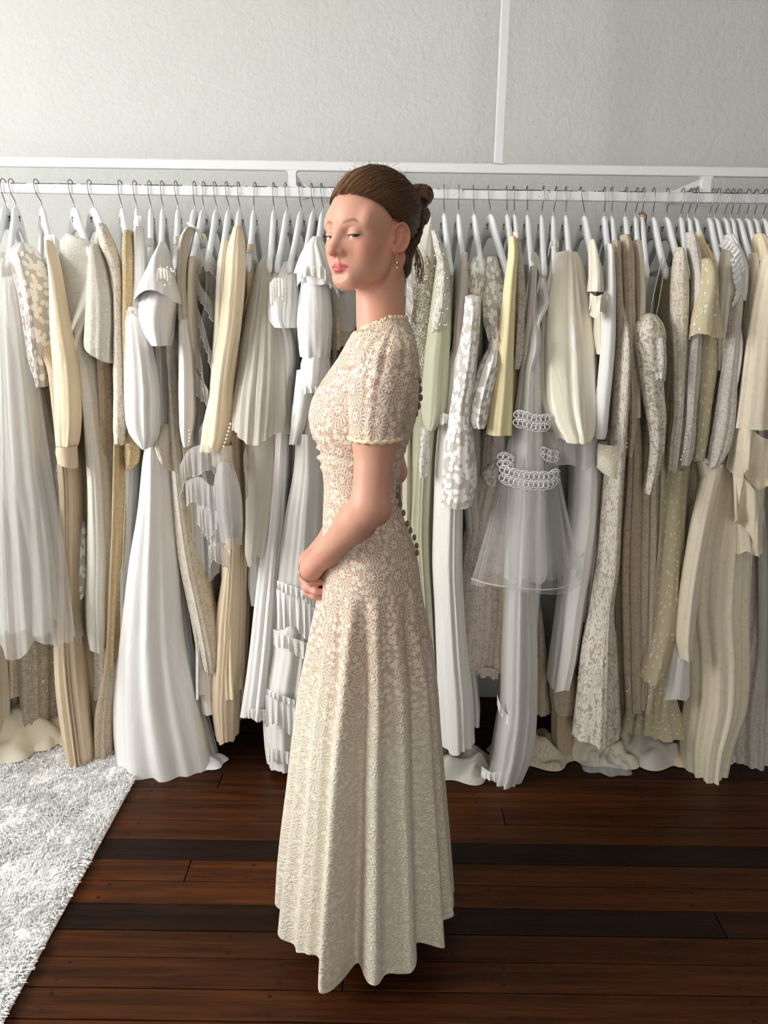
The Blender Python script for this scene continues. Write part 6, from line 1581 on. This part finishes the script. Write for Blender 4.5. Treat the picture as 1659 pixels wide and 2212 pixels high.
for i in range(26):    # the loose lock hanging past the ear and neck
    o0 = hr.normal(0, .003, 3); t = np.linspace(0, 1, 14)[:, None]
    lk.append([hw(*q) for q in np.array([-.052, .052, .012]) + o0 + np.array([-.030, .006, -.085]) * t * hr.uniform(.6, 1.05) + np.array([-.020, .0, 0]) * np.sin(math.pi * t) * hr.uniform(.3, 1.2)])
V, Fq = strands_mesh(lk, np.full(len(lk), .0006), 3); o = mesh_obj('loose_lock', V, Fq, M['hair'], hair, True, col=np.tile(hc2 * .8, (len(V), 1)))

# ---------------------------------------------------------------- jewellery
M['gold'] = plain('gold', (212, 168, 84), .25, .5, 1.0)
lob = hw(.006, .073, -.024)
er = empty('earring', (0, 0, 0)); er.parent = woman; er.location = Vector(tuple(lob)) - woman.location
t = np.linspace(0, 2 * math.pi, 17)
mesh_obj('hoop', *tube_vf([lob + np.array([.0015 * math.cos(a), -.001, -.006 + .006 * math.sin(a)]) for a in t], .0006, 5), M['gold'], er)
V, Fq, _ = ball(lob + np.array([0, -.001, -.0165]), .0040, 14, 10); V[:, 1] = (V[:, 1] - lob[1]) * .45 + lob[1]; mesh_obj('gold_disc', V, Fq, M['gold'], er)
V, Fq, _ = ball(lob + np.array([0, -.001, -.0255]), .0019, 12, 8); mesh_obj('pearl', V, Fq, M['pearl'], er)
fw = (WL - ELb) / np.linalg.norm(WL - ELb); n1 = np.cross(fw, [0, 1, 0]); n1 /= np.linalg.norm(n1); n2 = np.cross(fw, n1)
mesh_obj('bracelet', *tube_vf([WL + fw * (.008 + .004 * math.sin(a)) + .0236 * (n1 * math.cos(a) + n2 * math.sin(a)) + (0.0006 if i % 2 else 0) * n1 for i, a in enumerate(np.linspace(0, 2 * math.pi, 61))], .0011, 5), M['gold'], woman)

# ---------------------------------------------------------------- the gown
M['gown'] = lace('cream_medallion_lace', (238, 229, 210), (196, 158, 138), 15.5, 'medallion', None, .7, .6, .40, 0.0, (216, 205, 185), (-.58, -.92))
M['gown_trim'] = lace('gown_trim', (240, 222, 190), (206, 176, 144), 60, 'boucle', None, .8, .8, .1)
G = [ # y, front x, back x, half depth
    (694, 778, 878, .056), (704, 769, 887, .085), (718, 762, 893, .112), (740, 750, 899, .132), (775, 731, 904, .142), (805, 710, 907, .146), (835, 690, 908, .147), (868, 673, 906, .147),
    (900, 667, 899, .146), (930, 672, 890, .140), (955, 683, 881, .130), (975, 691, 875, .122), (988, 689, 871, .120), (1005, 694, 867, .116), (1050, 700, 861, .109), (1085, 699, 861, .110), (1110, 698, 869, .116),
    (1150, 697, 885, .130), (1200, 697, 901, .148), (1250, 694, 909, .158), (1300, 688, 914, .166), (1350, 679, 923, .172), (1430, 665, 937, .182), (1520, 650, 945, .190), (1620, 639, 951, .198),
    (1720, 629, 959, .205), (1820, 617, 967, .211), (1900, 609, 973, .215), (1955, 604, 977, .217)]
gy = np.array([g[0] for g in G], float); q = np.concatenate([np.linspace(694, 1000, 44), np.linspace(1006, 1955, 78)])
xl, xr, gb = (pchip(gy, np.array([g[i] for g in G], float), q) for i in (1, 2, 3))
PL = np.array([at(a, b_, BY) for a, b_ in zip(xl, q)]); PR = np.array([at(a, b_, BY) for a, b_ in zip(xr, q)])
GC = (PL + PR) / 2; GA = (PR[:, 0] - PL[:, 0]) / 2; GB = gb
def gown_mesh():
    R = len(q); n = 300
    Am, Bm = .15, .17
    tt = np.linspace(0, 2 * math.pi, 721); seg = np.hypot(-Am * np.sin(tt), Bm * np.cos(tt)); L = np.concatenate([[0], np.cumsum((seg[1:] + seg[:-1]) / 2 * np.diff(tt))])
    u = np.arange(n) / n; t = np.interp(u * L[-1], L, tt) + math.pi / 2
    ct, st = np.cos(t)[None], np.sin(t)[None]
    s = np.clip((q - 1230) / (1955 - 1230), 0, 1)[:, None]
    r = np.random.default_rng(12); disp = 0
    for kf, am in ((9, .021), (14, .013), (5, .010), (25, .003)):
        ph = r.uniform(0, 6.28); disp = disp + 1.15 * am * s ** .6 * (np.sin(2 * math.pi * kf * u[None] + ph + .5 * s) + .45 * ridged(math.pi * kf * u[None] + ph)) * (1 + .3 * np.sin(2 * math.pi * 2 * u[None] + kf))
    # gathers: under the bust and at the neckline
    yy = q[:, None]
    front = np.clip(-ct, 0, 1)
    disp = disp + .0042 * np.exp(-((yy - 978) / 34) ** 2) * np.sin(yy * .30 + 3 * np.sin(t[None] * 2)) * (.3 + front)
    disp = disp + .0016 * np.exp(-((yy - 790) / 60) ** 2) * np.sin(2 * math.pi * 30 * u[None] + .02 * yy)
    disp = disp + .0016 * np.exp(-((yy - 1075) / 3) ** 2)
    nx, ny = np.cos(t) / Am, np.sin(t) / Bm; nl = np.hypot(nx, ny); nx, ny = nx / nl, ny / nl
    X = GC[:, 0, None] + GA[:, None] * ct + disp * nx[None]; Y = BY + GB[:, None] * st + disp * ny[None]
    Z = np.repeat(GC[:, 2, None], n, 1)
    topf = np.exp(-((q - 694) / 14.0) ** 2)[:, None]
    Z = Z - .018 * topf * np.clip(-ct, -.3, 1) ** 1.0
    fade = np.clip((s - .93) / .07, 0, 1)
    Z = Z - fade * (.010 * np.sin(2 * math.pi * 9 * u[None] + 1) + .012 * np.sin(2 * math.pi * 4 * u[None] + 2)) + fade * .010 * ct
    V = np.stack([X, Y, Z], -1)
    per = np.sqrt(2) * math.pi * np.sqrt(GA ** 2 + GB ** 2)
    per = np.interp(q, q, per)
    vl = np.concatenate([[0], np.cumsum(np.linalg.norm(np.diff(GC, axis=0), axis=1))])
    i = np.arange(R - 1)[:, None] * n; j = np.arange(n)[None]; k = (j + 1) % n
    Fq = np.stack([i + j, i + n + j, i + n + k, i + k], -1).reshape(-1, 4)
    ji = np.repeat(np.arange(n)[None], R - 1, 0).ravel(); ri = np.repeat(np.arange(R - 1)[:, None], n, 1).ravel()
    um = lambda jj, rr: (jj / n - .5) * (per[rr] * .55 + .30)
    uv = np.stack([np.stack([um(a, b_), -vl[b_]], -1) for a, b_ in ((ji, ri), (ji, ri + 1), (ji + 1, ri + 1), (ji + 1, ri))], 1)
    return V.reshape(-1, 3), Fq, uv, V
GV, GF, GUV, GG = gown_mesh()
gown = cloth_mesh('lace_gown', GV, GF, None, GUV, M['gown'], woman)
gown['label'] = 'floor-length cream medallion lace gown'
# neck trim, a gathered lace edge
ring_ = GG[0]; P = ring_ + np.array([0, 0, .001]); P = np.concatenate([P, P[:1]])
tp = []
for i, p in enumerate(P[::2]): tp.append(p + np.array([.0018 * math.sin(i * 2.1), .0018 * math.cos(i * 1.7), .0022 * math.sin(i * 1.3)]))
mesh_obj('neck_trim', *tube_vf(tp, .0042, 7), M['gown_trim'], gown)
# short puffed sleeves
def gown_sleeve(tr, S, El, sgn):
    S = np.asarray(S); El = np.asarray(El); d_ = (El - S) / np.linalg.norm(El - S)
    C, A, tilt = trace_rows(tr, S[1], El[1] * .45 + S[1] * .55, .008)
    R = len(C); s = np.linspace(0, 1, R)
    B = np.interp(s, [0, .06, .2, .5, .8, 1], [.014, .032, .052, .058, .053, .050])
    C[:, 1] += -sgn * np.interp(s, [0, .2, 1], [-.035, -.006, .0])
    _seed[0] += 1
    gown_sleeve.hem = (C[-1], A[-1], B[-1], tilt[-1])
    return loft_core('sleeve', gown, M['gown'], C, A, B, np.zeros(R), 7, (.0030, .0020), _seed[0], None, tilt, .005, True, 0, 1.0, [(.18, .0035, .22)])
trL = [(704, 836, 868), (712, 818, 880), (730, 797, 892), (760, 775, 900), (800, 760, 899), (840, 753, 893), (880, 754, 882), (915, 755, 873), (946, 756, 866)]
gown_sleeve(trL, SL, ELb, 1); cS, aS, bS, _t = gown_sleeve.hem
trR = [(712, 826, 868), (740, 802, 886), (790, 780, 890), (850, 776, 888), (900, 790, 884), (930, 800, 880)]
gown_sleeve(trR, SRt, ERt, -1)
tp = []
for i, a in enumerate(np.linspace(0, 2 * math.pi, 70)):
    tp.append(cS + np.array([(aS + .001) * math.cos(a) + .0012 * math.sin(i * 2.3), (bS + .001) * math.sin(a), .0016 * math.sin(i * 1.7)]))
mesh_obj('sleeve_trim', *tube_vf(tp, .0045, 7), M['gown_trim'], gown)
# covered buttons down the back, each its own piece
M['button'] = plain('bronze_button', (118, 98, 68), .35, .6)
bpx = [(909, 822), (911, 841), (912, 859), (908, 877), (902, 893), (896, 908), (890, 923), (885, 939), (880, 955), (872, 972), (866, 988), (862, 1004), (860, 1020), (859, 1036), (859, 1052), (862, 1070), (868, 1090), (875, 1108),
       (883, 1131), (890, 1146), (898, 1161), (903, 1179), (904, 1194)]
bme = None
for (bx_, by_) in bpx:
    P = at(bx_ - 3, by_, BY - .035); P2 = at(bx_, by_ + 6, BY - .035)
    if bme is None:
        V, Fq, _ = ball((0, 0, 0), 1.0, 14, 10); V = V * np.array([.0042, .0056, .0070])
        ob = mesh_obj('button', V, Fq, M['button'], gown); bme = ob.data; off0 = ob.location.copy()
    else: ob = bpy.data.objects.new('button', bme); link(ob, gown)
    ob.location = off0 + Vector(tuple(P))
# shoes
M['shoe'] = plain('rose_gold_leather', (226, 200, 186), .35, .5)
for s_, x1 in ((1, -.232), (-1, -.165)):
    yc = BY + s_ * .045; secs = []
    for k_ in np.linspace(0, 1, 16):
        x = x1 + .235 * k_; wv = np.interp(k_, [0, .06, .25, .5, .8, 1], [.006, .022, .036, .030, .027, .018]); hv = np.interp(k_, [0, .1, .3, .6, 1], [.006, .018, .030, .045, .055]); z0 = np.interp(k_, [0, .35, .6, 1], [.002, .002, .012, .035])
        secs.append([(x, yc + wv * math.cos(a), z0 + hv * max(math.sin(a), 0) + (.0 if math.sin(a) >= 0 else .002 * math.sin(a))) for a in np.linspace(0, 2 * math.pi, 16, endpoint=False)])
    V = [p for s in secs for p in s]; F = []
    for i in range(15):
        for j in range(16): F.append((i * 16 + j, i * 16 + (j + 1) % 16, (i + 1) * 16 + (j + 1) % 16, (i + 1) * 16 + j))
    F += [tuple(range(16)), tuple(240 + j for j in range(16))]
    sh = mesh_obj('shoe', V, F, M['shoe'], woman)
    mesh_obj('heel', *tube_vf([(x1 + .222, yc, .040), (x1 + .225, yc, .001)], [.014, .008], 10), M['shoe'], sh)
